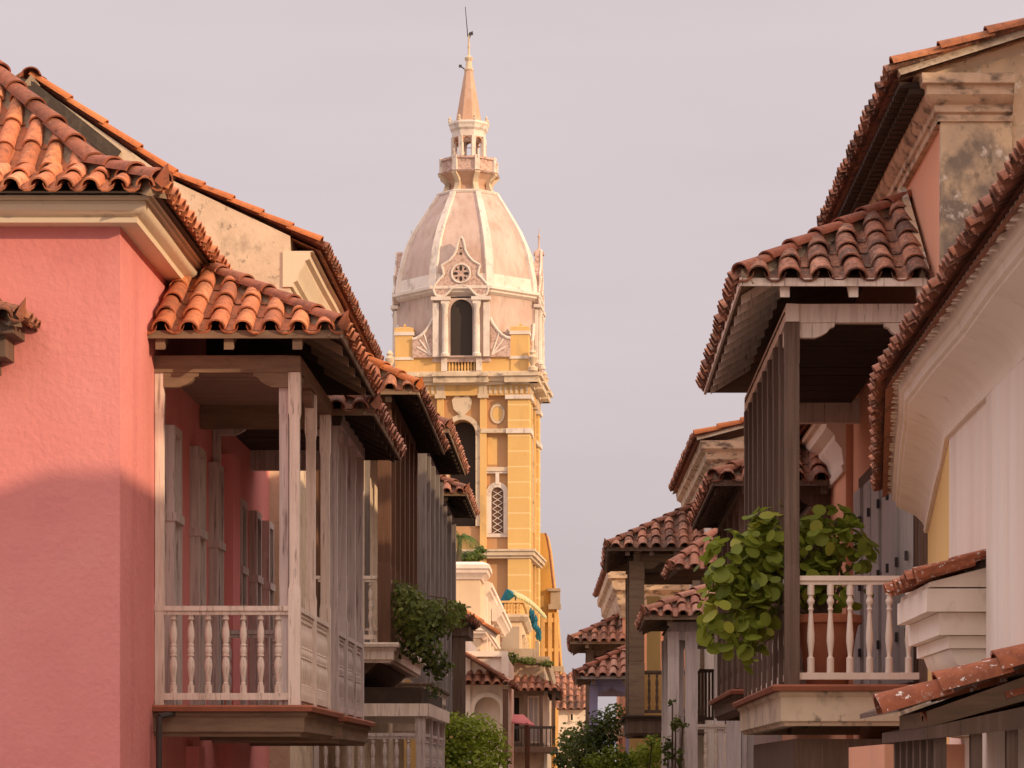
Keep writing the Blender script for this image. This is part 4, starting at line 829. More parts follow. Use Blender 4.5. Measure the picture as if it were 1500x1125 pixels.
for i in range(8):
    an = OC+i*math.pi/4; b = MB(Matrix.Rotation(an, 4, 'Z')); r = .82/math.cos(R(22.5)); b.box(r-.17, r+.02, -.10, .10, ZC(238), ZC(203.5)); cb(b, 'lantern_pier', M['c_white'], lan)
    an = i*math.pi/4; b = MB(Matrix.Rotation(an+math.pi/2, 4, 'Z')); b.archwall(-.34, .34, ZC(212), ZC(203), 0, .19, ZC(212), ZC(210.5), -.80, .2, 8); cb(b, 'lantern_arch', M['c_spire'], lan)
    an = OC+i*math.pi/4; b = MB(Matrix.Rotation(an, 4, 'Z')); b.lathe(1.0, 0, [(.09,ZC(182)),(.09,ZC(180)),(.04,ZC(179)),(.08,ZC(177)),(.01,ZC(173))], 6); cb(b, 'lantern_finial', M['c_cream'], lan)
b = MB(); b.lathe(0, 0, [(.66,ZC(182)),(.62,ZC(178)),(.20,ZC(104))], 8, OC, apothem=True); sp = cb(b, 'spire', M['c_spire'], sm=10)
b = MB(); b.lathe(0, 0, [(.24,ZC(104)),(.25,ZC(102)),(.17,ZC(99)),(.15,ZC(90)),(.2,ZC(88)),(.22,ZC(85)),(.1,ZC(82)),(.06,ZC(80)),(.055,ZC(70)),(.08,ZC(68)),(.05,ZC(66)),(.045,ZC(52))], 8); cb(b, 'finial', M['c_cream'], sp)
b = MB(); b.tube((-.05,0,ZC(54)), (-.18,0,ZC(10)), .028, .018, 6); cb(b, 'lightning_rod', M['iron'], sp)
b = MB(); b.prism([(-.05,ZC(54)),(.02,ZC(48)),(.20,ZC(46)),(.22,ZC(51)),(.10,ZC(52)),(.04,ZC(57))], 'y', -.03, .03); b.tube((-.42,0,ZC(97)),(-.18,0,ZC(102)),.03,.03,6); b.box(-.5,-.36,-.06,.06,ZC(98.5),ZC(95)); cb(b, 'weather_vane', M['iron'], sp)
# church front beside the tower
b = MB(); yb = 6.2
b.prism([(2.0,0),(4.35,0),(4.35,ZT(975)),(4.25,ZT(930)),(4.12,ZT(880)),(3.95,ZT(830)),(3.80,ZT(790)),(3.66,ZT(768)),(3.58,ZT(762)),(2.0,ZT(762))], 'y', yb-2.3, yb-.5); ch = cb(b, 'church_front', M['c_gold'])
b = MB()
rim = [(4.35,ZT(975)),(4.25,ZT(930)),(4.12,ZT(880)),(3.95,ZT(830)),(3.80,ZT(790)),(3.66,ZT(768)),(3.58,ZT(762))]
for a, c in zip(rim, rim[1:]): b.tube((a[0]-.03,yb-2.25,a[1]), (c[0]-.03,yb-2.25,c[1]), .07, .07, 6)
cb(b, 'gable_coping', M['t_old'], ch)
b = MB(); b.box(3.75, 4.38, yb-2.6, yb-2.2, ZT(880), ZT(872)); b.box(3.85, 4.34, yb-2.5, yb-2.2, ZT(872), ZT(852)); b.box(3.7, 4.36, yb-2.62, yb-2.2, ZT(852), ZT(848)); cb(b, 'scroll_capital', M['stone'], ch); b = MB(); b.box(3.2, 4.55, yb-2.6, yb-2.2, ZT(976), ZT(968)); cb(b, 'string_course', M['stone'], ch)
b = MB()
for x in (3.45, 3.82, 4.15): b.box(x-.10, x+.10, yb-2.46, yb-2.28, 0, ZT(885))
b.box(3.3, 4.3, yb-2.42, yb-2.28, ZT(900), ZT(893)); b.box(3.3, 4.3, yb-2.42, yb-2.28, ZT(945), ZT(940))
cb(b, 'pilaster', M['c_plain'], ch)
# church body lower right
b = MB(); b.box(-W-.05, W+.05, -W-.05, -W+.3, ZT(1130)-3.3, ZT(960)); cb(b, 'base_wall', M['c_far'])
# ================================================================== RIGHT: near plastered building with the big cove cornice
nb = thing('house', 'near white plastered building with a deep cove cornice under a jagged row of tile ends', 'building', (3, 18, 0))
A, Bk, Cc = (2.36,7.0), (2.51,18.0), (3.31,25.2)
zcb = EYE+2.27; zee = EYE+2.66
b = MB(); b.prism([A, Bk, (9,18), (9,7)], 'z', 0, zcb+.25); b.build('wall', M['white'], nb)
b = MB(); b.prism([(2.33,7.0),(2.455,16.0),(2.6,16.0),(2.6,7.0)], 'z', 0, zcb-.003); b.build('pilaster', M['white'], nb)
b = MB(); b.prism([(2.513,18.003), Cc, (9,25.2), (9,18.003)], 'z', 0, zcb+.25); b.build('far_wall', M['yellowwall'], nb)
prof = [(-.1,zcb),(.03,zcb),(.04,zcb+.03),(.02,zcb+.035),(.025,zcb+.05),(.05,zcb+.10),(.11,zcb+.16),(.19,zcb+.205),(.27,zcb+.235),(.275,zcb+.25),(.30,zcb+.255),(.305,zcb+.305),(.335,zcb+.315),(.345,zcb+.385),(-.1,zcb+.385)]
b = MB(); b.sweep(wob([A, Bk], 1.3, .012) + wob([Bk, Cc], 1.3, .01)[1:], prof, -1)
for p0, p1, L in ((A, Bk, 11.0), (Bk, Cc, 7.2)):       # bedding mortar squeezed out between the tiles
    d = (Vector(p1)-Vector(p0)).normalized(); nn = Vector((-d.y, d.x)); u = .1
    while u < L:
        c = Vector(p0)+d*u+nn*.325; z_ = zcb+.375; hw_ = random.uniform(.022,.034); lo = random.uniform(-.02,.005)
        b.hexa([(c.x+d.x*e1+nn.x*e2, c.y+d.y*e1+nn.y*e2, z_+e3) for e3 in (lo,.06) for e1, e2 in ((-hw_,.0),(hw_,.0),(hw_,.06),(-hw_,.06))]); u += .145
b.build('cornice', M['moulding'], nb, 30)
q = MB()
for p0, p1, L in ((A, Bk, 11.0), (Bk, Cc, 7.25)):
    d = (Vector(p1)-Vector(p0)).normalized(); nn = Vector((-d.y, d.x)); o0 = Vector(p0)+nn*.43 - d*.02
    if p0 is Bk: o0 = Vector(p0)+nn*.43
    V = Vector((-nn.x, -nn.y, .58)); tiles(q, (o0.x,o0.y,zee), (d.x,d.y,0), V, L, 3.2, (), .145, .43, 6, 1.3)
    q.tone = .2
    a = Vector((o0.x,o0.y,zee)); e_ = a+Vector((d.x,d.y,0))*L; vv = V.normalized()*3.2
    q.poly([a, e_, e_+vv, a+vv]); q.poly([a-Vector((0,0,.05)), e_-Vector((0,0,.05)), e_+vv-Vector((0,0,.05)), a+vv-Vector((0,0,.05))])
nbr = q.build('roof', M['t_old'], nb)
# window head with its cap of lichen-covered tiles
Yh = 16.1; zc = Z(832, Yh); xw = 2.47
b = MB()
def stepblock(x_out, y0, z0, z1): b.prism([(xw+.1,y0),(xw-x_out+.03*0,y0),(xw-x_out,y0+.0),(xw-x_out-.0,y0+1.5),(xw+.1,y0+1.5)], 'z', z0, z1)
zt_ = Z(862, Yh)
for xo_, y0, za, zb_ in ((.36,.00,-.14,.0),(.28,.05,-.28,-.143),(.22,.09,-.36,-.283)): stepblock(xo_, Yh+y0, zt_+za, zt_+zb_)
b.prism([(xw-.20,zt_-.363),(xw-.17,zt_-.44),(xw-.10,zt_-.50),(xw-.02,zt_-.53),(xw+.02,zt_-.60),(xw+.1,zt_-.62),(xw+.1,zt_-.363)], 'y', Yh+.12, Yh+1.4)
hd = b.build('window_head', M['moulding'], nb)
q = MB(); V = Vector((.44,0,.14)); o0 = Vector((xw-.37, Yh-.02, zt_+.03)); tiles(q, o0, (0,1,0), V, 1.5, .47, (), .16, .3, 6, 1.4)
bd = MB(); bd.hexa([o0+Vector(v) for v in ((.03,.03,-.02),(.03,1.5,-.02),(.46,1.5,-.02),(.46,.03,-.02),(.03,.03,.01),(.03,1.5,.01),(.46,1.5,.12),(.46,.03,.12))]); 
q.build('hood_tiles', M['t_lichen'], hd); bd.build('tile_bed', M['moulding'], hd)
b = MB(); b.prism([(xw-.42,zt_-.62),(xw-.2,zt_-.56),(xw+.05,zt_-.70),(xw+.05,zt_-.9),(xw-.3,zt_-.86)], 'y', Yh+.6, Yh+1.3); b.build('broken_render', M['aged'], hd)
# low projecting timber window with its own tile hood
Yl = 14.0; sc_ = F/Yl
x_l = X(1292,Yl); z_l = Z(1042,Yl); V = Vector((X(1500,Yl)-x_l, 0, Z(968,Yl)-z_l))
q = MB()
for (hp_x, hp_y, dY, rr_) in ((1292,1052,0,.135),(1372,1035,.3,.135),(1452,1002,.62,.135),(1500,985,.95,.135)):
    p0 = P(hp_x, hp_y, Yl+dY); ridge(q, p0, p0+V*1.25, rr_, .36, horn=False, seg=10, mortar=False, lift=.0)
    p0 = P(hp_x+62, hp_y+4, Yl+dY+.16); ridge(q, p0, p0+V*1.1, .10, .36, horn=False, seg=8, mortar=False, lift=-.06)
ub = MB(); a = Vector((x_l+.10,Yl+.06,z_l+.03)); vv = V*1.25; ub.hexa([a-Vector((0,0,.03)), a+Vector((0,2.0,-.03)), a+vv+Vector((0,2.0,-.03)), a+vv-Vector((0,0,.03)), a, a+Vector((0,2.0,0)), a+vv+Vector((0,2.0,0)), a+vv])
wd_ = MB(); xq = X(1372,Yl)
for i in range(5): wd_.box(xq+i*.19, xq+.06+i*.19, Yl+.05, Yl+.12, 0.9, Z(1068,Yl)-.02+.06*i)
for i in range(6): wd_.box(xq, xq+.07, Yl+.35+i*.3, Yl+.42+i*.3, .9, Z(1068,Yl)-.0)
wf = wd_.build('window_cage', M['darkwood'], nb)
q.build('hood_tiles', M['t_lichen'], wf); ub.build('hood_boards', M['darkwood'], wf)
b = MB(); b.hexa([(xq-.06,Yl,Z(1083,Yl)),(xq-.06,Yl+2,Z(1083,Yl)),(2.6,Yl+2,Z(1060,Yl)),(2.6,Yl,Z(1060,Yl)),(xq-.06,Yl,Z(1066,Yl)),(xq-.06,Yl+2,Z(1066,Yl)),(2.6,Yl+2,Z(1020,Yl)),(2.6,Yl,Z(1020,Yl))]); b.build('lintel', M['darkwood'], wf)
tl = lambda x: Z(1052,Yl)+(x-x_l)*V.z/V.x-.05
b = MB(); b.prism([(xq-.04,Z(1066,Yl)+.002),(2.42,Z(1022,Yl)+.002),(2.42,tl(2.42)),(xq-.04,tl(xq-.04))], 'y', Yl+.06, Yl+1.3); b.build('lintel_board', M['rawwood'], wf)
b = MB(); b.tube((X(1330,16),16,Z(1130,16)-.1), (X(1372,16),16.2,Z(1085,16)), .035, .035, 8); b.lathe(X(1366,16), 16.1, [(.02,Z(1090,16)),(.06,Z(1086,16)),(.07,Z(1081,16)),(.05,Z(1076,16)),(.01,Z(1074,16))], 10); b.build('bracket', M['white'], wf)
b = MB(); b.box(X(1276,18),2.62, 17.2, 19.5, 0, Z(1092,18)); b.build('plinth', M['peach'], nb)

# ================================================================== RIGHT: tall house with the big dark balcony
tb_ = thing('house', 'tall peach house with aged pilaster and dark timber balcony holding a big leafy plant', 'house', (6, 26, 0))
RX = 3.56; Yf = 26.0
zct = Z(118, Yf); zcl = Z(182, Yf)
b = MB(); b.box(RX, 12, Yf, 34.5, 0, zct-.02); b.build('wall', M['peach'], tb_)
b = MB(); x1 = X(1480,Yf); b.box(RX-.03, x1, Yf-.10, Yf-.002, 0, zcl-.001); b.build('pilaster', M['aged'], tb_)
h = zct-zcl
pr = [(-.25,zcl),(.03,zcl),(.04,zcl+h*.12),(.025,zcl+h*.16),(.06,zcl+h*.2),(.065,zcl+h*.36),(.11,zcl+h*.42),(.15,zcl+h*.55),(.155,zcl+h*.74),(.20,zcl+h*.78),(.21,zcl+h),(-.25,zcl+h)]
b = MB(); b.sweep([(x1,Yf-.09),(RX-.03,Yf-.09)] + wob([(RX-.03,Yf+.01),(RX-.03,34.5)], 1.4, .01)[0:], pr, -1); b.build('cornice', M['agedcornice'], tb_, 30)
b = MB(); b.prism([(x1+.003,zcl-2),(12,zcl-2),(12,Z(45,Yf)),(X(1500,Yf),Z(78,Yf)),(X(1390,Yf),Z(112,Yf)),(RX,zct-.01),(x1+.003,zct-.01)], 'y', Yf-.05, Yf-.003); b.build('gable_wall', M['aged'], tb_)
b = MB(); b.prism([(RX-.05,zct+.0),(12,zct),(12,Z(-40,Yf)+1.2),(X(1500,Yf),Z(56,Yf)),(X(1400,Yf),Z(90,Yf)),(X(1340,Yf),Z(110,Yf))], 'y', Yf+.0, Yf+.3); b.build('gable_wall', M['stained'], tb_)
xe2 = X(1312,Yf-.2); ze2 = Z(112,Yf)
sl_ = (Z(52,Yf)-ze2)/(X(1500,Yf)-xe2); V = Vector((1,0,sl_))
q = MB(); qq = MB(); tiles(q, (xe2,Yf-.12,ze2), (0,1,0), V, 8.6, 6, (), .22, .43, 7, 1.3)
q.tone = .2; a = Vector((xe2,Yf-.1,ze2)); vv = V*6
for dz in (0, -.05): q.poly([a+Vector((0,0,dz)), a+Vector((0,8.7,dz)), a+vv+Vector((0,8.7,dz)), a+vv+Vector((0,0,dz))])
u = .1
while u < 8.6:
    q.tone = random.uniform(.06,1); c = a+Vector((0,u,-.04))
    for zo, ro in ((-.07,.05),(-.13,.15)): qq.box(c.x+ro, c.x+ro+.4, c.y-.075, c.y+.075, c.z+zo-.02, c.z+zo+.035)
    u += .215
rf = q.build('roof', M['t_dark'], tb_); qq.build('eave_course', M['soffit'], rf)
q = MB(); ridge(q, a+Vector((.0,-.02,.0)), a+vv+Vector((0,-.02,0)), .12, .48, horn=False, lift=.04, mortar=True); q.build('verge_tiles', M['t_verge'], rf)
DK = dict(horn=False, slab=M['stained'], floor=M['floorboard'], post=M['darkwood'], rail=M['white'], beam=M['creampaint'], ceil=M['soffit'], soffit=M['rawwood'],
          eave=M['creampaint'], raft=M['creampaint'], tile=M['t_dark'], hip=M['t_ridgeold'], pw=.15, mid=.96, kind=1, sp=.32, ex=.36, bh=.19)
zf2 = Z(1003, 27)
balcony(tb_, RX, 2.09, 27.0, 33.8, zf2, Z(472,27), Z(408,26.5), 1.18, DK, ov=.46, nside=9, bsp=.19, slabh=.42, railh=1.1, label='dark timber balcony with white balusters and mossy tile roof')
# upstand at the wall side of the balcony roof
b = MB(); b.hexa([(RX-.16,26.6,Z(408,26.5)),(RX-.16,28.5,Z(408,26.5)+1.15),(RX-.10,28.5,Z(408,26.5)+1.15),(RX-.10,26.6,Z(408,26.5)),(RX-.12,26.6,Z(408,26.5)+.12),(RX-.12,28.5,Z(408,26.5)+1.36),(RX-.05,28.5,Z(408,26.5)+1.36),(RX-.05,26.6,Z(408,26.5)+.12)]); b.build('roof_upstand', M['aged'], tb_)
for i, y in enumerate((27.4, 28.25, 29.1, 30.0, 31.0, 32.0)):
    b = MB()
    for j in range(5): plank(b, RX-.16-.02*(i % 2), RX-.11, y+j*.15, y+j*.15+.14, zf2+.04, zf2+2.55, .003)
    sh_ = b.build('shutter', M['lilac'], tb_)
    for zz in (.5, 1.3, 2.1): b = MB(); b.box(RX-.2, RX-.17, y-.03, y+.03, zf2+zz, zf2+zz+.1); b.build('hinge', M['iron'], sh_)
b = MB(); b.box(RX-.10, RX-.003, 27.2, 32.9, zf2, zf2+2.75); b.build('door_recess', M['brownwood'], tb_)
b = MB(); b.box(2.2, RX, 27.25, 33.6, Z(1125,27), Z(1082,27)); b.build('under_beam', M['darkwood'], tb_)
b = MB(); b.box(2.3, RX, 27.6, 27.7, 0, Z(1125,27)-.003); b.build('ground_wall', M['darkwood'], tb_)
# pot and sea-grape plant
pot = MB(); px, py = X(1212,28), 28.0; z0 = zf2
pot.lathe(px, py, [(.20,z0),(.22,z0+.03),(.30,z0+.55),(.33,z0+.66),(.37,z0+.68),(.37,z0+.76),(.33,z0+.77),(.31,z0+.70)], 20, caps=False); pot.lathe(px, py, [(.01,z0+.005),(.2,z0+.005)], 20, caps=False); pot.lathe(px, py, [(.32,z0+.70),(.01,z0+.71)], 20, caps=False)
o = pot.build('plant_pot', M['pot']); tag(o, 'large terracotta pot behind the white balusters of the dark balcony', 'pot')
sg = thing('sea_grape_plant', 'big sea grape plant with round light green leaves spilling out of the dark balcony', 'plant', (px, py, zf2+.7))
b = MB()
def Pk(x, y, Y): return tuple(P(x, y, Y))
sgb = [(Pk(1075,830,27.6),(.38,.35,.45)), (Pk(1120,800,27.9),(.34,.4,.40)), (Pk(1060,900,27.5),(.30,.3,.42)), (Pk(1105,915,27.6),(.26,.3,.35)), (Pk(1105,955,27.5),(.16,.2,.22)),
       (Pk(1200,790,28.0),(.36,.4,.30)), (Pk(1245,800,28.1),(.27,.35,.27)), (Pk(1195,835,28),(.36,.4,.22)), (Pk(1125,755,27.9),(.11,.15,.14)), (Pk(1215,870,28),(.40,.3,.20)), (Pk(1110,850,27.8),(.36,.4,.5)), (Pk(1150,790,28),(.25,.3,.4)), (Pk(1160,850,28),(.25,.3,.4)), (Pk(1225,760,28.1),(.25,.3,.16)), (Pk(1262,820,28.1),(.15,.25,.2))]
foliage(b, sgb, 760, .078, 9, .95, .8, .3); foliage(b, sgb, 300, .05, 8, .9, .8, .5)
b.build('foliage', M['l_grape'], sg)
b = MB(); 
for c, r in sgb: b.tube((px,py,zf2+.7), (Vector((px,py,zf2+.75))+Vector(c))/2+Vector((0,0,.15)), .02, .016, 6); b.tube((Vector((px,py,zf2+.75))+Vector(c))/2+Vector((0,0,.15)), c, .016, .007, 6)
b.build('stems', M['bark'], sg)

# ================================================================== RIGHT: low house seen through the dark balcony
lh = thing('house', 'low house with white cornice and dark tiled balcony, seen through the dark balcony', 'house', (5, 35, 0))
LX = 3.47
zk = EYE+4.62
b = MB(); b.box(LX, 10, 34.55, 45.5, 0, zk+.1); b.build('wall', M['peach'], lh)
b = MB(); b.sweep(wob([(LX,34.55),(LX,45.5)], 1.5, .01), [(-.1,zk-.7),(.04,zk-.7),(.06,zk-.62),(.03,zk-.6),(.06,zk-.4),(.14,zk-.3),(.15,zk-.22),(.25,zk-.12),(.27,zk),(.32,zk+.02),(.32,zk+.1),(-.1,zk+.1)], -1); b.build('cornice', M['white'], lh)
q = MB(); tiles(q, (LX-.42,34.6,zk+.14), (0,1,0), (1,0,.55), 10.9, 3, (), .25, .43, 6); q.tone = .2; q.poly([(LX-.42,34.6,zk+.1),(LX-.42,45.5,zk+.1),(LX+3,45.5,zk+1.98),(LX+3,34.6,zk+1.98)]); q.build('roof', M['t_old'], lh)
DL = dict(DK); DL.update(tile=M['t_old'], hip=M['t_old'], beam=M['darkwood'], rail=M['darkwood'], eave=M['darkwood'], raft=M['darkwood'], soffit=M['soffit'], slab=M['darkwood'])
balcony(lh, LX, 2.2, 36.6, 42.5, Z(1010,36.6), Z(725,36.6), Z(703,36.1), .75, DL, ov=.36, nside=5, detail=False, label='dark balcony half hidden by the leafy plant')
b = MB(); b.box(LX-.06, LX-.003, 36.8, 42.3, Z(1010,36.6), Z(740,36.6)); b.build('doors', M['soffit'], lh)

# ================================================================== RIGHT: lilac house with white columns
lc = thing('house', 'lilac house with tall white balcony columns and low balustrade beside the leafy plant', 'house', (5, 46, 0))
CXX = 3.0
b = MB(); b.box(CXX, 9, 45.6, 55.4, 0, EYE+4.4); b.build('wall', M['lilac'], lc)
WC = dict(slab=M['white'], floor=M['white'], post=M['palepost'], rail=M['white'], beam=M['greypaint'], ceil=M['soffit'], soffit=M['rawwood'], eave=M['rawwood'], raft=M['rawwood'],
          tile=M['t_pale'], hip=M['t_pale'], pw=.21, mid=.96, sp=.27)
Yq = 47.5
balcony(lc, CXX, X(978,Yq), Yq, 51.2, Z(1062,Yq)-1.0, Z(925,Yq), Z(903,Yq-.3), .8, WC, ov=.40, nside=3, detail=False, label='white column balcony with grey weathered posts')
for pa, pb, yo in ((990,1003,.3),(1004,1022,.05),(1047,1062,.1),(1064,1086,.02)):
    b = MB(); b.box(X(pa,Yq), X(pb,Yq), Yq+yo, Yq+yo+.2, 0, Z(925,Yq)+.1); b.build('column', M['palepost'], lc)
b = MB(); b.box(X(1056,Yq)+.05, CXX+.4, Yq+.3, Yq+.5, 0, Z(925,Yq)); b.build('return_wall', M['lilac'], lc)
rf, d, run = roof_wing(lc, CXX, X(983,53), 52.4, 55.3, Z(832,52.4), .95, M['t_pale'], M['t_pale'], M['soffit'], seg=6, name='upper_porch_roof'); d.build('roof_deck', M['rawwood'], rf)
q = MB(); ridge(q, (X(983,53),52.4,Z(832,52.4)), (CXX,52.4+run,Z(832,52.4)+.95), .12, .42); q.build('hip_tiles', M['t_pale'], rf)
b = MB(); b.box(X(1024,49), X(1046,49), 49.0, 49.06, Z(985,49), Z(980,49)); b.box(X(1022,49), X(1048,49), 49, 49.06, Z(1055,49), Z(1050,49))
for i in range(5): b.box(X(1024+i*5,49)-.02, X(1024+i*5,49)+.02, 49.01, 49.05, Z(1050,49), Z(985,49))
b.build('inner_railing', M['darkwood'], lc)

# ================================================================== RIGHT: grey-white corner house with brown balcony
gw = thing('house', 'grey white corner house with moulded cornice and brown tiled balcony on slim posts', 'house', (5, 55.5, 0))
GX = X(1047,56); Yg = 55.6; zg = Z(690,Yg)
b = MB(); b.prism([(GX,Yg),(GX-.12,66),(9,66),(9,Yg)], 'z', 0, Z(668,Yg)); b.build('wall', M['white'], gw)
hz_ = Z(648,Yg)-Z(700,Yg)
b = MB(); z0 = Z(700,Yg); b.sweep([(9,Yg),(GX,Yg),(GX-.12,66)], [(-.1,z0),(.03,z0),(.05,z0+.1*hz_),(.03,z0+.14*hz_),(.10,z0+.3*hz_),(.11,z0+.42*hz_),(.2,z0+.5*hz_),(.22,z0+.7*hz_),(.32,z0+.78*hz_),(.34,z0+hz_),(-.1,z0+hz_)], -1); b.build('cornice', M['agedcornice'], gw)
b = MB(); b.prism([(GX-.1,Z(650,Yg)),(9,Z(650,Yg)),(9,Z(590,Yg)),(X(1110,Yg),Z(634,Yg))], 'y', Yg, Yg+.3); b.build('gable_wall', M['stained'], gw)
xe3 = X(1018,Yg); ze3 = Z(643,Yg); V = Vector((X(1086,Yg)-xe3, 0, Z(632,Yg)-ze3)); V = V.normalized()+Vector((0,0,.10))
q = MB(); tiles(q, (xe3,Yg-.1,ze3), (-.012,1,0), V, 10.5, 4.5, (), .25, .43, 6); q.tone = .2
a = Vector((xe3,Yg-.1,ze3)); e_ = a+Vector((-.12,10.5,0)); vv = V*4.5
for dz in (0,-.08): q.poly([a+Vector((0,0,dz)), e_+Vector((0,0,dz)), e_+vv+Vector((0,0,dz)), a+vv+Vector((0,0,dz))])
rf = q.build('roof', M['t_old'], gw)
q = MB(); ridge(q, a, a+vv, .14, .5, horn=False, lift=.04); q.build('verge_tiles', M['t_ridge'], rf)
BG = dict(slab=M['darkwood'], floor=M['soffit'], post=M['rawwood'], rail=M['darkwood'], beam=M['rawwood'], ceil=M['soffit'], soffit=M['rawwood'], eave=M['darkwood'], raft=M['darkwood'], tile=M['t_dark'], hip=M['t_old'], pw=.34, mid=.97, sp=.29)
Yb = 59.5
balcony(gw, GX-.05, X(922,Yb), Yb, 65.0, Z(1048,Yb), Z(822,Yb), Z(803,Yb-.4), 1.15, BG, ov=.48, nside=3, detail=False, slabh=.45, label='brown balcony with dark balusters and worn tile roof')
b = MB(); b.box(X(948,60.2), X(968,60.2), 60.4, 60.6, Z(985,60), Z(872,60)); b.build('yellow_wall', M['yellowwall'], gw)

# ================================================================== RIGHT: far houses
f1 = thing('house', 'far ochre house with stepped cornice behind the brown balcony posts', 'house', (3, 68, 0))
Yx = 72; xw = X(912,Yx)
b = MB(); b.box(xw, 8, Yx, 84, 0, Z(845,Yx)); b.build('wall', M['peach'], f1)
z0 = Z(905,Yx); hz_ = Z(838,Yx)-z0
b = MB(); b.sweep([(8,Yx),(xw,Yx),(xw-.2,84)], [(-.1,z0),(.05,z0),(.07,z0+.2*hz_),(.14,z0+.3*hz_),(.16,z0+.5*hz_),(.28,z0+.6*hz_),(.3,z0+.8*hz_),(.4,z0+.85*hz_),(.42,z0+hz_),(-.1,z0+hz_)], -1); b.build('cornice', M['agedcornice'], f1)
q = MB(); V = Vector((1,0,.45)); tiles(q, (X(890,Yx),Yx-.15,Z(833,Yx)), (-.02,1,0), V, 12, 2.5, (), .27, .43, 5); q.tone=.2; a = Vector((X(890,Yx),Yx-.1,Z(833,Yx))); q.poly([a, a+Vector((-.24,12,0)), a+V*2.5+Vector((-.24,12,0)), a+V*2.5]); q.build('roof', M['t_old'], f1)
Yv = 68.5
FB = dict(WC); FB.update(tile=M['t_dark'], hip=M['t_old'], post=M['darkwood'], beam=M['darkwood'], rail=M['darkwood'], pw=.22)
balcony(f1, X(918,Yv+4), X(858,Yv+4), Yv+3.6, Yv+9, Z(1060,Yv), Z(952,Yv+3.6), Z(940,Yv+3.2), .8, FB, ov=.40, nside=3, detail=False, bal=False, label='brown tiled balcony roof on dark posts')
f2 = thing('house', 'far house with lavender porch posts under a reddish tile canopy', 'house', (1.5, 65, 0))
Yv = 66; 
b = MB(); b.box(X(922,Yv), 5, Yv+.8, 71.4, 0, Z(985,Yv)); b.build('wall', M['yellowwall'], f2)
PV = dict(FB); PV.update(post=M['purple'], beam=M['purple'], tile=M['t_pale'], hip=M['t_ridgeold'], pw=.2, mid=.97, eave=M['lilac'])
balcony(f2, X(922,Yv), X(864,Yv), Yv, 70.5, Z(1130,Yv)-1.1, Z(1004,Yv), Z(991,Yv-.35), .72, PV, ov=.34, nside=3, detail=False, bal=False, label='porch with lavender posts')
f3 = thing('house', 'tiny distant white house with red tile roof at the end of the street', 'house', (-.3, 120, 0))
b = MB(); b.box(X(818,120), X(858,120), 120, 128, 0, Z(1038,120)); b.build('wall', M['white'], f3)
window(f3, X(836,120), X(839,120), Z(1055,120), Z(1046,120), 120, M['moulding'], M['void'], bars=0)
q = MB(); tiles(q, (X(862,120),119.7,Z(1040,120)), (-1,0,0), (0,1,.75), 1.6, 2.8, (), .3, .5, 5); q.tone=.3; q.poly([(X(862,120),119.7,Z(1040,120)),(X(816,120),119.7,Z(1040,120)),(X(816,120),122,Z(988,120)),(X(862,120),122,Z(988,120))]); q.build('roof', M['t_dark'], f3)

# ================================================================== unseen blocks off to the right, added and shaped to shade the street
hx_, hy_, rise_ = math.sin(R(AZ)), -math.cos(R(AZ)), math.tan(R(EL)); t0 = 15.43/hx_; ya = 25+hy_*t0; xB = -4.35+hx_*t0
for nm, (x0, x1, y0, y1, zt), lb in (('house', (10.4, 26, -12, ya, EYE+2.84+t0*rise_), 'unseen tall block behind the right shoulder, added to cast the pink wall shadow'),
                                     ('house', (xB, 24, ya+.22, ya+2.0, EYE+2.84+t0*rise_), 'unseen narrow block added to level the shadow edge on the pink facade'),
                                     ('house', (xB, 24, ya+2.22, ya+6.3, EYE+3.75+t0*rise_), 'unseen set-back block on the right, added to shade the balcony doors'),
                                     ('house', (10.2, 22, ya+6.52, ya+11, EYE+10.5), 'unseen tall block behind the white building, added to shade the balcony roofs'),
                                     ('house', (5.6, 12, 35.2, 55, 12.1), 'unseen rear block behind the tall peach house, added to shade the left posts'),
                                     ('house', (6.2, 14, 62, 96, 9.8), 'unseen rear block behind the grey white corner house, added to shade the far houses')):
    h_ = thing(nm, lb, 'house', ((x0+x1)/2, y0, 0)); b = MB(); b.box(x0, x1, y0, y1, 0, zt-.3); b.build('wall', M['peach'], h_)
    b = MB(); b.box(x0-.01, x1+.2, y0-.2, y1+.01, zt-.297, zt); b.build('parapet', M['moulding'], h_)

# ================================================================== PLANTS
vn = thing('climbing_plant', 'dark green climber trailing over the brown balcony rail', 'plant', (-2.9, 42, zf3))
b = MB(); Yv = 40.6
foliage(b, [(Pk(600,895,40.2),(.32,.6,.42)), (Pk(635,905,41),(.42,.8,.30)), (Pk(590,870,40.1),(.22,.3,.22)), (Pk(650,900,43),(.45,.8,.25)), (Pk(615,950,40.3),(.36,.5,.25)), (Pk(640,975,41.5),(.22,.5,.26)), (Pk(615,925,40.4),(.40,.5,.35)), (Pk(635,1010,41),(.14,.3,.16)), (Pk(668,890,42),(.2,.3,.12)), (Pk(660,975,41.4),(.10,.2,.06))], 3000, .045, 5, .62, .3, .2)
b.build('foliage', M['l_vine'], vn)
b = MB(); rr = random.Random(5)
for i in range(14):
    p = Vector(Pk(rr.uniform(575,650), rr.uniform(870,920), 40.4)); 
    for j in range(4):
        q_ = p+Vector((rr.uniform(-.1,.16), rr.uniform(-.05,.3), rr.uniform(-.25,.05))); b.tube(p, q_, .010, .008, 5); p = q_
b.build('stems', M['bark'], vn)
bt = thing('tree', 'bushy bright green street tree in the lower middle of the street', 'tree', (-2.15, 50, 0))
b = MB()
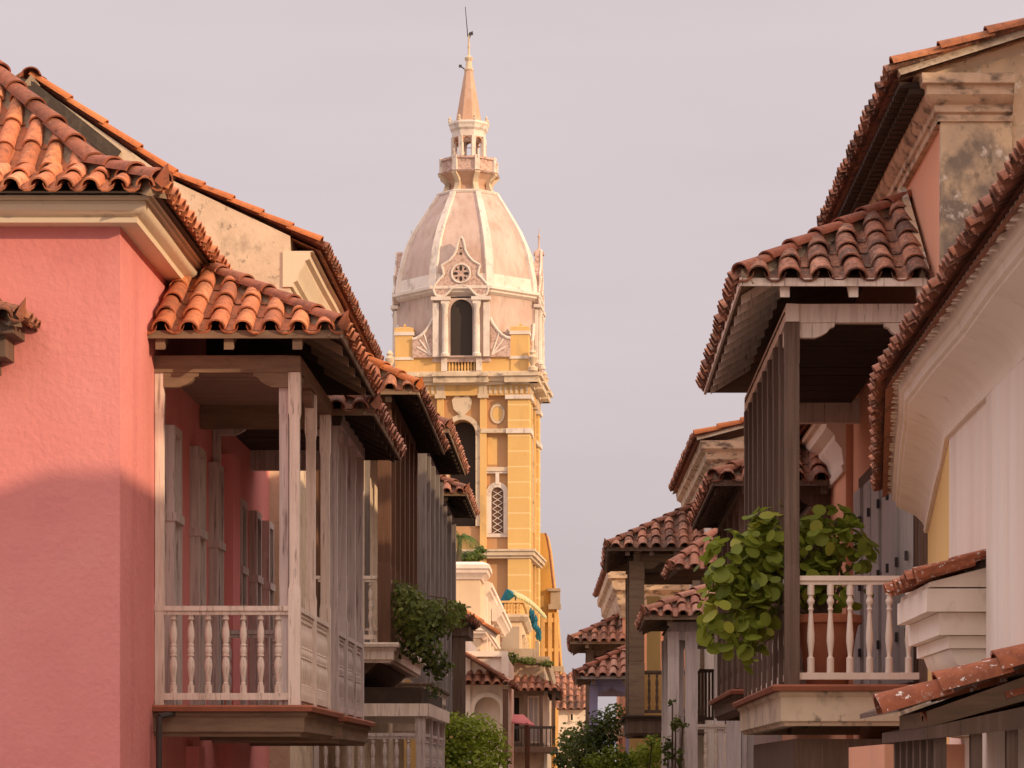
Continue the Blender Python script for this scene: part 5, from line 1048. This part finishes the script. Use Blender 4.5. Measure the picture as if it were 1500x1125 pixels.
foliage(b, [(Pk(668,1085,49.4),(.48,.5,.50)), (Pk(650,1058,49.3),(.32,.4,.28)), (Pk(642,1095,49.2),(.22,.4,.35)), (Pk(700,1075,50),(.50,.6,.42)), (Pk(722,1095,50.3),(.35,.5,.42)), (Pk(690,1120,49.6),(.65,.6,.4)), (Pk(665,1125,49.2),(.45,.5,.42)), (Pk(690,1060,50.2),(.28,.4,.24)), (Pk(740,1110,50.6),(.16,.3,.2)), (Pk(700,1170,50),(.8,.8,.6))], 6500, .045, 5, .6, .5, .3)
b.build('crown', M['l_bright'], bt)
b = MB(); b.tube((-2.15,50,0), (-2.1,50,1.6), .12, .08, 8)
for c in ((655,1065,49.3),(700,1070,50),(735,1105,50.5),(680,1100,49.7)): b.tube((-2.1,50,1.5), Pk(*c), .06, .015, 6)
b.build('trunk', M['bark'], bt)
def bush(label, blobs, n, size, mat, loc, name='bush'):
    t = thing(name, label, 'bush', loc); b = MB(); foliage(b, blobs, n, size, 5, .62, .4, .3); b.build('foliage', M[mat], t)
    b = MB()
    for c, r in blobs: b.tube(loc, c, .05, .012, 6)
    b.build('stems', M['bark'], t)
bush('dark leafy bush growing under the lavender porch', [(Pk(880,1075,62),(.5,.5,.6)), (Pk(900,1050,62.5),(.3,.4,.35)), (Pk(845,1090,63),(.45,.5,.6)), (Pk(828,1110,64),(.35,.5,.6)), (Pk(865,1105,62),(.6,.5,.6))], 3200, .055, 'l_vine', (X(870,62),62,0))
bush('brighter green shrub at the lower edge below the brown balcony', [(Pk(905,1112,56),(.40,.4,.32)), (Pk(950,1105,55),(.40,.4,.28)), (Pk(870,1118,57),(.3,.4,.25)), (Pk(975,1095,54),(.25,.3,.25)), (Pk(955,1085,54.5),(.18,.3,.14)), (Pk(930,1135,56),(.8,.5,.4))], 3400, .045, 'l_bright', (X(930,56),56,0))
bush('thin creeper climbing the white columns', [(Pk(990,1060,47.2),(.12,.08,.16)), (Pk(985,1030,47.2),(.08,.06,.06)), (Pk(1000,1062,47.2),(.16,.06,.05)), (Pk(978,1100,47.2),(.14,.08,.3)), (Pk(995,1110,47.2),(.08,.06,.2))], 260, .045, 'l_vine', (X(985,47.2),47.2,0), 'climbing_plant')
bush('overgrown weeds along the ledge of the stone house', [(Pk(748,965,95.6),(.35,.2,.25)), (Pk(772,968,95.6),(.35,.2,.16)), (Pk(800,972,95.6),(.3,.2,.15))], 500, .06, 'l_vine', tuple(P(770,972,95.9)))
bush('leafy shrub in a roof garden beside the palm', [(Pk(690,816,89.5),(.5,.5,.18)), (Pk(662,820,89.5),(.4,.4,.25)), (Pk(703,806,89.5),(.22,.3,.15))], 700, .075, 'l_vine', tuple(P(680,836,89.5)))
pl = thing('palm', 'small palm in the roof garden of the cream house', 'palm', tuple(P(672,836,87.5)))
b = MB(); p0 = P(671,836,87.5); p1 = P(674,785,87.5); b.tube(p0, p1, .09, .07, 8); b.build('trunk', M['bark'], pl)
b = MB(); rr = random.Random(9)
for i in range(15):
    an = i*2.4; L = rr.uniform(.7,1.0); up = rr.uniform(.1,.9); d0 = Vector((math.cos(an), math.sin(an), 0)); prev = p1.copy(); pts = [prev]
    for j in range(7):
        t = (j+1)/7; pts.append(p1 + d0*L*t + Vector((0,0,(up*t-1.0*t*t)*L)))
    for j in range(7):
        a, c = pts[j], pts[j+1]; dr = (c-a).normalized(); sd = dr.cross(Vector((0,0,1))).normalized()
        for k in range(3):
            m_ = a+(c-a)*(k/3)
            for sg_ in (-1, 1):
                b.tone = rr.random(); tip = m_ + sd*sg_*.17*(1-abs(j/7-.45)) + dr*.16 - Vector((0,0,.10)); b.poly([m_, m_+dr*.035, tip])
b.build('frond', M['l_palm'], pl)

for o in C.objects:
    if o.parent is None and o.get('category') == 'house': o['group'] = 'houses along the street'
